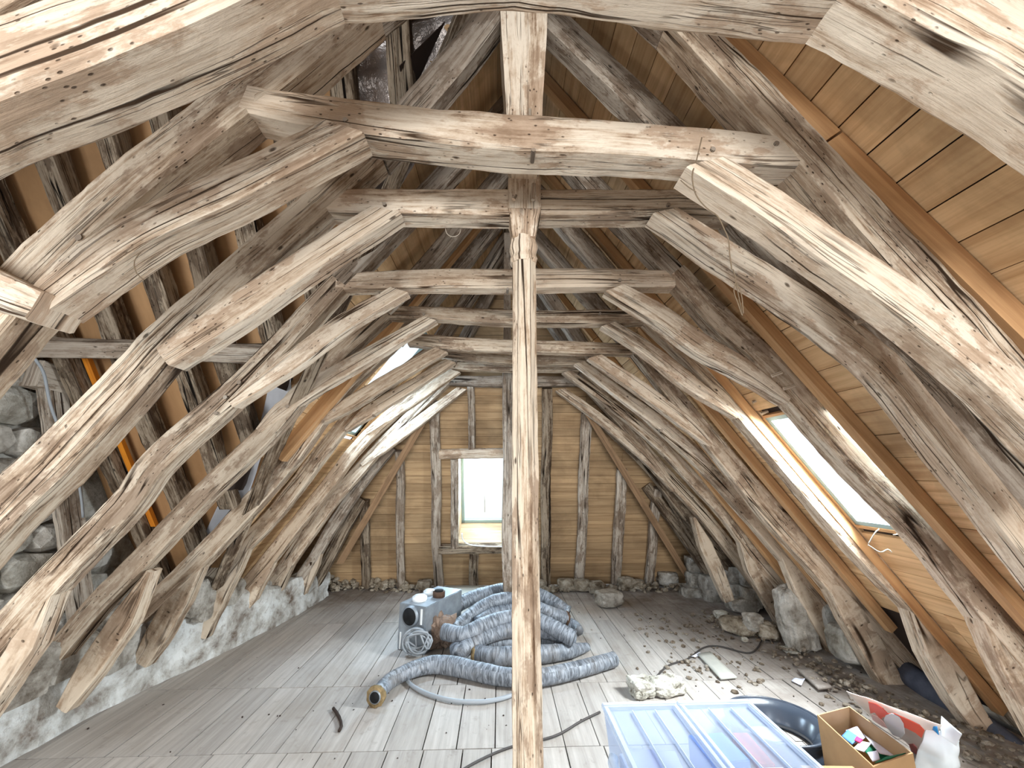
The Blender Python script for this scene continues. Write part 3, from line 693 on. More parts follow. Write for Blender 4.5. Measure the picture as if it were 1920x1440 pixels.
truss(3.9, 'seventh truss from the viewer, its left brace whitened by window light',
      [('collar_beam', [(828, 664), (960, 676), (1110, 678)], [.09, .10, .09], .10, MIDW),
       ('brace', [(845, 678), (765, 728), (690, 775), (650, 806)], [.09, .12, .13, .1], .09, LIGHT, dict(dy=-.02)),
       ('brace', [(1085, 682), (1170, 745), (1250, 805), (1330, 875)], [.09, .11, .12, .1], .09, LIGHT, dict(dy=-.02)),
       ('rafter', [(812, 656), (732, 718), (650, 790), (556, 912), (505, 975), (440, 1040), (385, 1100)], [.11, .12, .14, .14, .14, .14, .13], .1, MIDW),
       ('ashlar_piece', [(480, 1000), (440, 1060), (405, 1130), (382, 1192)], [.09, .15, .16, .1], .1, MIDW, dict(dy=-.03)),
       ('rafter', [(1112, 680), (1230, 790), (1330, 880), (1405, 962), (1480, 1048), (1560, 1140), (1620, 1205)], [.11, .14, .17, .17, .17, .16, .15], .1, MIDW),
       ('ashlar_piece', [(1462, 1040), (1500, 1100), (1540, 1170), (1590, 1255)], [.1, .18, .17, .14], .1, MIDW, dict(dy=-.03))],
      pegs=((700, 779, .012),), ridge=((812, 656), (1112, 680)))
truss(4.35, 'eighth truss from the viewer, third last before the boarded end',
      [('collar_beam', [(848, 687), (960, 690), (1095, 693)], [.09, .10, .09], .1, MIDW),
       ('brace', [(855, 697), (770, 755), (690, 812)], [.09, .11, .1], .09, MIDW, dict(dy=-.02)),
       ('brace', [(1062, 698), (1150, 762), (1230, 830), (1300, 905)], [.09, .11, .11, .1], .09, MIDW, dict(dy=-.02)),
       ('rafter', [(845, 688), (765, 752), (680, 830), (600, 930), (555, 985), (500, 1055), (460, 1100)], [.1, .12, .13, .14, .14, .14, .12], .1, MIDW),
       ('ashlar_piece', [(532, 1005), (500, 1060), (470, 1115), (448, 1165)], [.09, .15, .16, .1], .1, MIDW, dict(dy=-.03)),
       ('rafter', [(1095, 695), (1200, 795), (1300, 900), (1360, 965), (1430, 1060), (1510, 1150)], [.1, .12, .14, .15, .14, .14], .1, MIDW),
       ('ashlar_piece', [(1383, 1005), (1410, 1065), (1438, 1115), (1468, 1172)], [.1, .17, .16, .13], .1, MIDW, dict(dy=-.03))],
      pegs=(), ridge=((845, 688), (1095, 695)))
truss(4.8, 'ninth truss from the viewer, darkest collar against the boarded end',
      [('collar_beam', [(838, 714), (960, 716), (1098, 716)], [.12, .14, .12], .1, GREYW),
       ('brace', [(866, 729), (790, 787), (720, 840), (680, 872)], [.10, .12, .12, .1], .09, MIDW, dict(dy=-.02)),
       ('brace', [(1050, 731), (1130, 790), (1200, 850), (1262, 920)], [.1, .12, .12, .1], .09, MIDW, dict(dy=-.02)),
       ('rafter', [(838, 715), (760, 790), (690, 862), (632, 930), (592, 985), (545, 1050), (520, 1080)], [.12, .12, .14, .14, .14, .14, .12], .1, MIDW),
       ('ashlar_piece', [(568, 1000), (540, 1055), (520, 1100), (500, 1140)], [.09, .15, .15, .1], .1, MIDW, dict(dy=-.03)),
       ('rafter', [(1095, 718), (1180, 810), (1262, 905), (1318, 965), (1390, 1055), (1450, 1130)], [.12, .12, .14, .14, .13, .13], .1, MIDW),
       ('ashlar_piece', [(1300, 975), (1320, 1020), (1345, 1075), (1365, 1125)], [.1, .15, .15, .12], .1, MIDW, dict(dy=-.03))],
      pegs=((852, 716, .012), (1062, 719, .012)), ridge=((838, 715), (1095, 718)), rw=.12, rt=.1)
truss(5.15, 'last truss, only the short lower rafters left under the hip',
      [('rafter', [(735, 838), (680, 905), (628, 980), (590, 1045), (560, 1090)], .13, .1, GREYW),
       ('ashlar_piece', [(612, 1000), (588, 1055), (565, 1110)], [.1, .15, .13], .09, MIDW),
       ('rafter', [(1165, 812), (1225, 885), (1280, 958), (1340, 1030), (1400, 1100)], .13, .1, DARKW)], ridge=False)
truss(5.5, 'stub rafter pair standing against the foot of the boarded end',
      [('rafter', [(680, 935), (650, 985), (618, 1045), (590, 1095)], .14, .1, DARKW), ('rafter', [(1210, 910), (1260, 975), (1310, 1045)], .13, .1, DARKW)], ridge=False)
# pegs left standing proud on the right rafters
for (x, y, x2, y2, Y) in ((1604, 605, 1630, 597, 1.5), (1447, 705, 1466, 698, 2.14), (1469, 729, 1490, 723, 2.14), (1411, 754, 1424, 749, 2.72), (1426, 776, 1440, 771, 2.72)):
    tube('dowel', [onY(x, y, Y), onY(x2, y2, Y-.02)], .011, LIGHT, T2 if Y < 2 else None, 8, .05, smooth=False) if Y < 2 else None
    if Y > 2:
        par = [o for o in bpy.data.objects if o.name.startswith('roof_truss') and abs(o.location.y-(2.28 if Y < 2.5 else 2.85)) < .01][0]
        tube('dowel', [onY(x, y, Y), onY(x2, y2, Y-.02)], .011, LIGHT, par, 8, .05, smooth=False)

# ------------------------------------------------------------------ posts
pc = onY(986, 1000, 1.6); PX = pc.x
post = thing('carved_post', 'tall octagonal oak post with ring moulding, standing in the middle of the attic', 'post', (PX, 1.6, 0))
zt = onY(985, 468, 1.6).z
def octo(name, zs, rs, mat, lean=0, sx=1., sq=1., segs=8, rot=PI/8, jitter=.003):
    vs_, f, uv = [], [], []; sd = random.uniform(0, 50)
    pts = []
    for (z1, r1), (z2, r2) in zip(zip(zs, rs), zip(zs[1:], rs[1:])):
        k = max(1, int((z2-z1)/.05)); pts += [(z1+(z2-z1)*i/k, r1+(r2-r1)*i/k) for i in range(k)]
    pts.append((zs[-1], rs[-1]))
    m = segs*3
    for (z_, r_) in pts:
        cx = PX+.006*noise.noise(V((z_*1.1, sd, 0)))+(xo(z_) if callable(lean) is False else 0)
        for j in range(m):
            a = rot+2*PI*j/m; a0 = 2*PI/segs; loc = ((a-rot) % a0)-a0/2
            rr = r_*math.cos(a0/2)/math.cos(loc)
            rr += jitter*noise.noise(V((z_*7, j*1.3, sd)))+jitter*.6*noise.noise(V((z_*23, j*2.3, sd)))
            vs_.append(V((cx+rr*math.cos(a)*sx, 1.6+rr*math.sin(a)*sq, z_)))
    n = len(pts); per = 2*PI*rs[0]/m
    for i in range(n-1):
        for j in range(m):
            k = (j+1) % m; f.append((i*m+j, i*m+k, (i+1)*m+k, (i+1)*m+j))
            uv.append([(pts[i][0], j*per), (pts[i][0], (j+1)*per), (pts[i+1][0], (j+1)*per), (pts[i+1][0], j*per)])
    f.append(tuple(reversed(range(m)))); uv.append([(0, 0)]*m); f.append(tuple((n-1)*m+j for j in range(m))); uv.append([(0, 0)]*m)
    return link(name, vs_, f, mat, post, uv)
def xo(z_): return 0.
def zy(y): return onY(985, y, 1.6).z
def rp(px, y): d = ray(985, y); return px/2/FPX*(1.6/d.y)*1.0*(1.0)
R_ = lambda px, y: rp(px, y)/math.cos(PI/8)*1.0
octo('shaft', [0, .05, zy(1400), zy(1100), zy(900), zy(700), zy(495)], [R_(56, 1440), R_(57, 1440), R_(56, 1400), R_(51, 1100), R_(48, 900), R_(45, 700), R_(42, 495)], MIDW)
octo('ring_moulding', [zy(497), zy(490), zy(482), zy(472), zy(466), zy(458), zy(450)], [R_(44, 495), R_(50, 480), R_(44, 480), R_(50, 470), R_(50, 466), R_(46, 458), R_(44, 450)], LIGHT)
R4 = lambda px, y: rp(px, y)/math.cos(PI/4)
octo('capital', [zy(455), zy(446), zy(425), zy(408)], [R4(42, 455), R4(46, 446), R4(50, 425), R4(59, 408)], LIGHT, segs=4, rot=PI/4)
octo('post_head', [zy(410), zy(357)], [R4(59, 408), R4(59, 360)], LIGHT, segs=4, rot=PI/4)
# upper king post, wider at its head
zz = [zy(358), zy(300), zy(225), zy(110), zy(10), 4.1]
ww = [R4(50, 345), R4(58, 300), R4(66, 225), R4(80, 110), R4(88, 15), R4(88, 15)]
kp = octo('king_post', zz, ww, LIGHT, segs=4, rot=PI/4); kp['label'] = 'upper king post flaring towards the ridge'
for (x, y, x2, y2) in ((999, 375, 1001, 345), (963, 374, 967, 366), (993, 228, 993, 206)):
    tube('wedge', [onY(x, y, 1.5), onY(x2, y2, 1.5)], .009, LIGHT, post, 8, .05, smooth=False)
fp = thing('far_post', 'thin weathered post standing further back, half hidden behind the carved post', 'post', (onY(954, 1110, 4.78).x, 4.78, 0))
timber('shaft', [V((fp.location.x, 4.72, 0)), V((fp.location.x-.01, 4.72, 1.4)), V((fp.location.x-.01, 4.72, 2.95))], .125, .12, GREYW, fp, bow=.02)
hang = thing('hanging_strut', 'short grey upright seen between the far collars left of the carved post', 'strut', (onY(951, 560, 3.6).x, 3.62, 0))
timber('strut', [onY(951, 640, 3.62), onY(951, 440, 3.62)], .07, .07, GREYW, hang)
tag(timber('ridge_beam', [V((.1, -2.2, 4.22)), V((.1, 2, 4.22)), V((.1, 4.15, 4.22))], .13, .16, DARKW, None, N=(1, 0, 0)), 'dark ridge beam running along the top of the roof', 'beam')

# ------------------------------------------------------------------ ducts and ventilation gear
def duct(pts, r, label, Z=None, end=None, grp='grey insulated ducts heaped behind the post', corr=1., dr=None):
    kf = .66 if dr and len(dr) > 8 else .76
    r = r*kf; dr = [q*kf for q in dr] if dr else None
    P = [onZ(x, y, z_*(.68 if dr and len(dr) > 8 else .86)) for (x, y, z_) in pts]
    t = thing('flexible_duct', label, 'duct', (P[0].x, P[0].y, 0), grp); sd = random.uniform(0, 90)
    def rf(u, a):
        return 1+corr*(.045*noise.noise(V((u*38, math.cos(a)*1.2+sd, math.sin(a)*1.2)))+.05*noise.noise(V((u*8, math.cos(a)*1.5, math.sin(a)*1.5+sd))))
    tube('sleeve', P, r, DUCT, t, 22, .009, rf, rad=dr)
    if end:
        for (k, mt) in ((0, end[0]), (-1, end[1])):
            if mt:
                a, b = (P[0], P[1]) if k == 0 else (P[-1], P[-2])
                T = (a-b).normalized()
                ln = tube('end_lining', [a-T*.01, a+T*.02], r*.98, mt, t, 16, .02, lambda u, q: 1.02+.22*noise.noise(V((math.cos(q)*2.5, math.sin(q)*2.5, u*20))))
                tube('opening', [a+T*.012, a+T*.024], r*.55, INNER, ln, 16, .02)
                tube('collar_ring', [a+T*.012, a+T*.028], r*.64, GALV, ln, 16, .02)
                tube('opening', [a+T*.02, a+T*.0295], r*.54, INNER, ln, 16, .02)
    return t
duct([(706, 1304, .1), (724, 1283, .1), (748, 1267, .1), (778, 1254, .1), (812, 1246, .1), (850, 1249, .1), (900, 1260, .1), (950, 1269, .1), (1010, 1270, .1), (1080, 1256, .1), (1152, 1236, .09)], .1,
     'long grey insulated duct lying in front of the heap, open end towards the viewer', end=(YEL, None), dr=[.08, .08, .082, .088, .1, .105, .1, .095, .09, .088, .085])
duct([(893, 1226, .085), (930, 1231, .09), (985, 1228, .09), (1030, 1225, .085), (1070, 1220, .08), (1102, 1213, .06)], .09, 'lowest duct of the heap, torn yellow at its left end', end=(YEL, None), dr=[.09, .095, .095, .09, .075, .045])
duct([(907, 1210, .09), (960, 1203, .1), (1030, 1199, .1), (1080, 1205, .09)], .08, 'grey duct low in the heap, wedged above the torn one')
duct([(856, 1216, .1), (862, 1222, .12), (885, 1208, .15), (915, 1192, .2), (955, 1182, .22), (1010, 1182, .22), (1050, 1190, .18), (1075, 1200, .12)], .085, 'duct bent into a tight elbow at the left of the heap')
duct([(832, 1184, .22), (868, 1190, .22), (905, 1174, .28), (940, 1162, .3), (975, 1158, .3), (1010, 1165, .3), (1045, 1181, .26), (1076, 1198, .2)], .09, 'upper duct arching across the heap, cut square at its right end')
duct([(895, 1168, .2), (925, 1150, .25), (955, 1144, .27), (1000, 1145, .26), (1030, 1152, .22)], .075, 'short hidden duct between two arching ducts')
duct([(850, 1182, .15), (878, 1158, .22), (905, 1138, .3), (932, 1126, .36), (962, 1124, .36), (1000, 1138, .34), (1035, 1152, .28), (1060, 1160, .22)], .085, 'duct arching over the heap with a clamped right end', end=(None, RUST))
duct([(822, 1172, .1), (842, 1150, .16), (870, 1128, .24), (910, 1113, .3), (950, 1106, .32), (1000, 1112, .3), (1035, 1128, .22), (1062, 1148, .12)], .095, 'rearmost bluish grey duct curving around the heap', end=(None, GALV))
duct([(1062, 1165, .12), (1080, 1174, .09), (1086, 1184, .07)], .06, 'stubby ribbed duct end poking out right of the heap', corr=2)
duct([(880, 1135, .1), (905, 1118, .2), (940, 1104, .3), (990, 1106, .3)], .08, 'duct at the very back of the heap, topped with dust')
# pale sheet behind the box
b0 = onZ(830, 1137); b1 = onZ(900, 1137); b2 = onZ(905, 1113); b3 = onZ(838, 1113)
tag(sheet('insulation_board', [b0+V((0, 0, .1)), b1+V((0, 0, .1)), b2+V((0, 0, .1)), b3+V((0, 0, .1))], PALEB, None, 4, 4, .002, 3, .09), 'pale flat board lying behind the steel ventilation box', 'board')
# ventilation box
A = onZ(744, 1217); B = onZ(795, 1229); hT = onY(753, 1130, A.y).z
e = (B-A); wdt = e.length; e.normalize(); dp = V((-e.y, e.x, 0))
dep = .62; c = (A+B)/2+dp*dep/2; rz = math.atan2(e.y, e.x)
vb = thing('ventilation_box', 'galvanised steel ventilation box with round ports, left of the duct heap', 'ventilation unit', (c.x, c.y, 0))
boxm('casing', (c.x, c.y, hT/2), (wdt, dep, hT), GALV, vb, rz, .006)
def face(s, u, off=0): return A+e*(s*wdt)+V((0, 0, u*hT))-dp*off
ctr = face(.48, .77)
pt = tube('port', [ctr+dp*.01, ctr-dp*.03], .077, GALV, vb, 24, .02, caps=False); tube('port_ring', [ctr+dp*.01, ctr-dp*.032], .088, GALV, pt, 24, .02)
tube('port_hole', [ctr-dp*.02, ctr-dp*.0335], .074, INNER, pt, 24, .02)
boxm('strip', face(.85, .78, .004), (.018, .008, .13), WPLAST, vb, rz, .001); boxm('strip', face(.12, .2, .004), (.014, .008, .14), WPLAST, vb, rz, .001)
for (s_, t_, r, h, mt, nm) in ((.42, .22, .07, .035, WPLAST, 'cap'), (.3, .55, .06, .03, WPLAST, 'cap'), (.75, .5, .06, .05, RUST, 'pipe_stub')):
    p = A+e*(s_*wdt)+dp*(t_*dep)
    cp = tube(nm, [V((p.x, p.y, hT-.003)), V((p.x, p.y, hT+h))], r, mt, vb, 20, .02)
    tube('cap_rim' if mt is WPLAST else 'pipe_rim', [V((p.x, p.y, hT+h)), V((p.x, p.y, hT+h+.012))], r*.72, mt if mt is WPLAST else INNER, cp, 20, .02)
# coil of cable in front of the box
cc = onZ(784, 1222)+V((0, -.06, 0))
coil = []
for k in range(9):
    ph = random.uniform(0, 6)
    for i in range(14):
        a = 2*PI*i/14+ph
        coil.append(V((cc.x+(.105+.015*math.sin(k*2))*math.cos(a)+.006*k-.02, cc.y+.02*math.sin(a*2+k)-.006*k-.03, .125+(.08+.02*math.cos(k*3))*math.sin(a)+.01*math.sin(k))))
tag(tube('cable_coil', coil, .008, GREYC, None, 8, .02), 'coil of thin grey cable leaning on the steel ventilation box', 'cable')
def crumple(name, c, size, mat, label, cat, sub=4, amp=.5):
    o = rock(name, c, size, mat, None, random.uniform(0, 3), sub, amp, .1, 0, False); tag(o, label, cat); return o
crumple('crumpled_rag', onZ(826, 1216)+V((0, .03, .13)), (.26, .26, .28), BROWNB, 'crumpled brown plastic wrap between the cable coil and the ducts', 'wrapping')
crumple('torn_wrapping', onZ(822, 1190)+V((0, 0, .2)), (.2, .16, .1), PAPERL, 'scrap of bluish wrapping on top of the brown crumple', 'wrapping', 3)
# thin grey hose in front
hz = [(763, 1275), (775, 1287), (800, 1300), (840, 1312), (880, 1316), (920, 1314), (960, 1303), (985, 1285), (990, 1268)]
tag(tube('thin_hose', [onZ(x, y, .018) for x, y in hz], .014, GREYC, None, 10, .02), 'thin grey hose looping out from under the long duct', 'hose')
tag(tube('floor_cable', [onZ(x, y, .008) for x, y in [(840, 1460), (900, 1425), (960, 1400), (1040, 1380), (1090, 1352), (1125, 1335)]], .007, DKCAB, None, 8, .03), 'dark cable on the floor passing behind the post to the plastic box', 'cable')
tag(tube('floor_cable', [onZ(x, y, .008) for x, y in [(1195, 1305), (1215, 1288), (1250, 1250), (1290, 1235), (1320, 1214), (1350, 1212), (1400, 1224), (1420, 1215), (1432, 1190)]], .007, DKCAB, None, 8, .03), 'dark cable snaking from the white rock to the right eaves', 'cable')
tag(tube('twig', [onZ(x, y, .012) for x, y in [(625, 1328), (632, 1338), (638, 1350), (640, 1362), (636, 1370)]], .01, BARK, None, 8, .02, lambda u, a: 1+.3*noise.noise(V((u*40, a, 2)))), 'short dark bent strap lying alone on the left floor', 'debris')
for (x, y, l) in ((1160, 1268, 'faint loop of grey thread on the boards right of the long duct'),):
    pass

# ------------------------------------------------------------------ bits of stone and boards
p = onZ(1232, 1306); 
t = thing('limestone_chunk', 'rough white limestone chunk right behind the plastic box', 'rock', (p.x, p.y, 0))
rock('block', (p.x-.11, p.y+.02, .055), (.17, .16, .12), WHITER, t, .2, 4, .2, .7); rock('block', (p.x+.09, p.y+.04, .05), (.28, .16, .12), WHITER, t, .1, 4, .25, .4)
p = onZ(1142, 1136)
tag(rock('stone_block', (p.x, p.y, .09), (.32, .24, .17), LIME, None, .35, 3, .03, 1.), 'squared pale stone block lying on the floor right of the ducts', 'stone')
for (x, y, s_, l) in ((795, 1106, .17, 'small stone at the foot of the end wall behind the ventilation box'), (1012, 1104, .16, 'stone at the end wall just right of the posts'),
                      (1061, 1107, .2, 'rounded stone at the end wall, left of its twin'), (1090, 1108, .2, 'rounded stone at the end wall, right of its twin'), (1120, 1112, .2, 'flat stone behind the squared block'),
                      (1175, 1104, .2, 'grey stone beyond the squared block'), (1197, 1104, .16, 'small stone right of the grey one at the end wall'), (1252, 1098, .26, 'pale flat stone in the far right corner'), (1262, 1090, .2, 'stone sitting on the pale flat one in the far corner')):
    p = onZ(x, y); tag(rock('loose_stone', (p.x, p.y, s_*.38), (s_*1.25, s_, s_*.8), RUBBLE if x != 1252 else LIME, None, random.uniform(-.4, .4), 3, .16, .6), l, 'stone', 'loose stones along the end wall')
# rubble along the end wall left
def crumbs(name, spots, label, mat, n, smin, smax, parent=None):
    vs_, f = [], []
    bm = bmesh.new(); bmesh.ops.create_icosphere(bm, subdivisions=1, radius=1); bv = [v.co.copy() for v in bm.verts]; bf = [tuple(v.index for v in q.verts) for q in bm.faces]; bm.free()
    for k in range(n):
        (cx, cy, rx, ry, h) = random.choice(spots); a = random.gauss(0, .45); b = random.gauss(0, .45); s_ = random.uniform(smin, smax)
        p = V((cx+a*rx, cy+b*ry, 0)); hh = h*max(0, 1-(a*a+b*b))*random.random(); o0 = len(vs_)
        sc = V((s_*random.uniform(.7, 1.4), s_*random.uniform(.7, 1.4), s_*random.uniform(.4, .9)))
        R = Matrix.Rotation(random.uniform(0, 6), 3, 'Z')
        for v in bv: vs_.append(R @ V((v.x*sc.x, v.y*sc.y, v.z*sc.z))*random.uniform(.8, 1.1)+p+V((0, 0, hh+sc.z*.5)))
        f += [tuple(i+o0 for i in q) for q in bf]
    return tag(link(name, vs_, f, mat), label, 'rubble', None, 'stuff')
def sp(x, y, rx, ry, h): p = onZ(x, y); return (p.x, p.y, rx, ry, h)
crumbs('rubble', [sp(620, 1104, .2, .2, .15), sp(650, 1102, .2, .15, .1), sp(700, 1103, .2, .12, .1), sp(730, 1103, .2, .1, .1), sp(760, 1106, .15, .1, .06), sp(570, 1130, .12, .2, .06), sp(545, 1145, .1, .15, .05)], 'pale plaster rubble heaped along the foot of the end wall, left side', RUBBLE, 520, .008, .05)
crumbs('rubble', [sp(1040, 1108, .3, .1, .05), sp(1130, 1108, .3, .1, .06), sp(1210, 1106, .3, .12, .08), sp(1270, 1105, .2, .15, .06)], 'grey rubble along the foot of the end wall, right side', RUBBLE, 260, .008, .045)
crumbs('debris', [sp(1420, 1190, .3, .3, .06), sp(1500, 1235, .3, .3, .05), sp(1580, 1290, .3, .4, .06), sp(1660, 1330, .3, .4, .08), sp(1760, 1380, .35, .4, .08), sp(1850, 1420, .4, .4, .06), sp(1350, 1165, .3, .3, .03), sp(1330, 1250, .6, .4, 0), sp(1280, 1180, .6, .6, 0)], 'brown and grey crumbs strewn along the right eaves', stone_mat('debris_crumbs', srgb(190, 180, 166), srgb(138, 124, 108), srgb(82, 70, 60), .95, 14), 700, .004, .026)
crumbs('debris', [sp(1500, 1290, 1.2, .8, 0), sp(900, 1350, 2.5, .8, 0), sp(500, 1350, 2, 1, 0), sp(1200, 1180, 1.4, .8, 0)], 'dark specks scattered over the floorboards', BARK, 130, .002, .008)
for (x, y, Z, sz, mat, l) in ((1385, 1172, .08, (.36, .2, .16), RUBBLE, 'long lump of broken plaster lying at the right eaves'), (1412, 1166, .14, (.2, .16, .16), LIME, 'lilac grey stone on the plaster lump at the right eaves'),
                              (1352, 1152, .05, (.16, .12, .09), WHITER, 'small white plaster lump at the left tip of the right rubble'), (1440, 1182, .08, (.2, .18, .15), RUBBLE, 'brownish stone beside the leaning boulder'),
                              (1396, 1199, .02, (.07, .05, .04), WHITER, 'tiny white crumb in front of the right rubble')):
    p = onZ(x, y, Z); tag(rock('plaster_lump', (p.x, p.y, Z), sz, mat, None, random.uniform(-.7, .2), 3, .2, .5), l, 'rubble', 'lumps at the right eaves')
p = onY(1499, 1165, 3.95)
tag(rock('leaning_boulder', (p.x-.02, p.y+.02, .26), (.30, .24, .58), LIME, None, .2, 4, .13, .5, -.1), 'tall rounded lichen-grey boulder leaning between two ashlar pieces', 'stone')
sc_ = [onZ(x, y, .012) for x, y in ((1458, 1213), (1486, 1212), (1502, 1228), (1478, 1226))]
tag(sheet('plaster_flake', sc_, WHITER, None, 8, 8, .006, 9, .012), 'flat white plaster flake below the leaning boulder', 'debris')
sc_ = [onZ(x, y, .012) for x, y in ((1308, 1228), (1332, 1224), (1382, 1272), (1352, 1275))]
tag(sheet('loose_board', sc_, PALEB, None, 4, 6, .001, 3, .012), 'short pale board lying loose on the floor right of centre', 'board')
sc_ = [onZ(x, y, .012) for x, y in ((1296, 1232), (1310, 1223), (1318, 1224), (1304, 1232))]
tag(sheet('paper_scrap', sc_, PAPERM, None, 6, 6, .006, 9, .002), 'tiny torn scrap at the tip of the loose pale board', 'paper')
sc_ = [onZ(x, y, .015) for x, y in ((1484, 1276), (1492, 1270), (1510, 1272), (1503, 1286))]
tag(sheet('paper_scrap', sc_, PAPERM, None, 6, 6, .008, 9, .002), 'white paper scrap on the dirty floor near the right rafters', 'paper')
sc_ = [onZ(x, y, .02) for x, y in ((1495, 1258), (1520, 1256), (1560, 1292), (1535, 1294))]
tag(sheet('loose_board', sc_, FLOORM, None, 4, 6, .001, 3, .018), 'short dusty board lying on the rubble near the right rafters', 'board')
# lagged pipe behind the right rafters
tag(tube('lagged_pipe', [onY(1685, 1250, 3.45), onY(1740, 1290, 3.2), onY(1800, 1330, 3.0), onY(1870, 1385, 2.8), onY(1950, 1450, 2.6)], .085, PIPEM, None, 18, .02, lambda u, a: 1+.07*noise.noise(V((u*9, math.cos(a), math.sin(a))))), 'dark grey lagged pipe lying behind the right rafter feet', 'pipe')

# ------------------------------------------------------------------ things in the right foreground
ZB = .42
c0 = onZ(1127, 1316, ZB); c1 = onZ(1402, 1309, ZB); 
ex = (c1-c0); LB_ = ex.length; ex.normalize(); ey = V((ex.y, -ex.x, 0)); 
DB = .56
sb = thing('storage_box', 'big clear bluish plastic storage box with two ribbed lid halves', 'storage box', (c0.x, c0.y, 0))
def bp(s, t, z_): return c0*1+ex*(s*LB_)+ey*(t*DB)+V((0, 0, z_-ZB))
def slab(name, s0, s1, t0, t1, z0, z1, mat, rr=.0, par=None):
    rzb = math.atan2(ex.y, ex.x); c_ = bp((s0+s1)/2, (t0+t1)/2, (z0+z1)/2)
    return boxm(name, c_, (abs(s1-s0)*LB_, abs(t1-t0)*DB, z1-z0), mat, par or sb, rzb, min(.006, (z1-z0)*.4))
# body walls, tapering
def wallq(a, b, a2, b2):
    n = (b-a).cross(a2-a).normalized()*.004
    link('side_wall', [a, b, b2, a2, a+n, b+n, b2+n, a2+n], [(0, 1, 2, 3), (7, 6, 5, 4), (0, 4, 5, 1), (1, 5, 6, 2), (2, 6, 7, 3), (3, 7, 4, 0)], CLEARP, sb)
tp = [bp(s_, t_, ZB-.02) for s_, t_ in ((.015, .02), (.985, .02), (.985, .98), (.015, .98))]; bt = [bp(s_, t_, .012) for s_, t_ in ((.06, .07), (.94, .07), (.94, .93), (.06, .93))]
for i in range(4): wallq(tp[i], tp[(i+1) % 4], bt[i], bt[(i+1) % 4])
slab('bottom', .06, .94, .07, .93, .004, .012, CLEARP)
for (s0, s1) in ((0, .496), (.504, 1)):
    slab('label_tag', (s0+s1)/2-.09, (s0+s1)/2+.05, .84, .9, ZB-.0215, ZB-.012, CLEARR)
    slab('lid', s0+.03, s1-.03, .05, .95, ZB-.028, ZB-.022, CLEARP)
    slab('lid_rim', s0, s1, 0, .06, ZB-.03, ZB, CLEARR); slab('lid_rim', s0, s1, .94, 1, ZB-.03, ZB, CLEARR)
    slab('lid_rim', s0, s0+.035, .061, .939, ZB-.03, ZB, CLEARR); slab('lid_rim', s1-.035, s1, .061, .939, ZB-.03, ZB, CLEARR)
    for k in (.36, .66): slab('lid_rib', s0+(s1-s0)*k, s0+(s1-s0)*k+.008, .1, .9, ZB-.021, ZB-.008, CLEARR)
    slab('clip', (s0+s1)/2-.08, (s0+s1)/2+.08, 1.0, 1.03, ZB-.06, ZB+.004, CLEARR)
for (s_, t_) in ((-.03, .55), (-.03, .62)):
    pass
tube('handle', [bp(-.02, .46, ZB-.09), bp(-.035, .5, ZB-.10), bp(-.035, .8, ZB-.10), bp(-.02, .84, ZB-.09)], .022, CLEARR, sb, 12, .03)
# contents seen through the lids
cont = [(.27, .3, .30, .4, .02, .24, '', PAPERL), (.3, .75, .3, .36, .02, .27, '', PAPERB), (.10, .5, .07, .6, .02, .26, '', PAPERM), (.66, .28, .24, .36, .02, .3, '', PAPERB), (.68, .72, .26, .36, .02, .26, '', PAPERL), (.87, .3, .1, .4, .02, .3, '', REDP), (.88, .76, .1, .3, .02, .28, '', PAPERG)]
labs = ['lilac paper stack inside the left half of the clear box', 'blue folder inside the left half of the clear box', 'narrow white packet along the left wall inside the clear box', 'blue folder at the back of the right half of the clear box', 'lilac pad in the right half of the clear box', 'reddish packet at the right wall inside the clear box', 'green folder near the front of the clear box']
for (s_, t_, ws_, wt_, z0, z1, _, mt), lb in zip(cont, labs):
    rzb = math.atan2(ex.y, ex.x)+random.uniform(-.15, .15); c_ = bp(s_, t_, (z0+z1)/2)
    tag(boxm('packet', c_, (ws_*LB_, wt_*DB, z1-z0-.004), mt, None, rzb, .004), lb, 'packet')
# cardboard box under the ring
q0 = V((1.555, 2.03, 0))
cb = thing('cardboard_box', 'closed brown cardboard box between the clear box and the open carton', 'box', (q0.x, q0.y, 0))
boxm('body', (1.55, 1.97, .12), (.25, .36, .24), CARD, cb, -.05, .003)
boxm('flap', (1.545, 1.882, .2425), (.244, .17, .005), CARD, cb, -.05, .001); boxm('flap', (1.555, 2.06, .2425), (.244, .17, .005), CARD, cb, -.05, .001)
# black glossy ring
rc = onZ(1452, 1349, .13)
rg = thing('black_ring', 'glossy black oval flared ring frame lying beside the clear box', 'ring', (rc.x, rc.y, .004))
prof = [(r*1.05, z_*.9) for r, z_ in [(.265, .0), (.285, .02), (.285, .05), (.262, .075), (.245, .095), (.255, .115), (.265, .13), (.26, .142), (.245, .14), (.215, .10), (.192, .055), (.182, .035), (.178, .02), (.185, .0)]]
rbd = lathe('ring_body', [(r, z_) for r, z_ in prof], (rc.x, rc.y, .004), BLACK, rg, 56, Matrix.Scale(.9, 3, V((0, 1, 0))), closed=True)
lathe('rim', [(.275+.008*math.cos(a), .126+.008*math.sin(a)) for a in [k*PI/4 for k in range(8)]], (rc.x, rc.y, .004), BLACK, rbd, 56, Matrix.Scale(.9, 3, V((0, 1, 0))), closed=True)
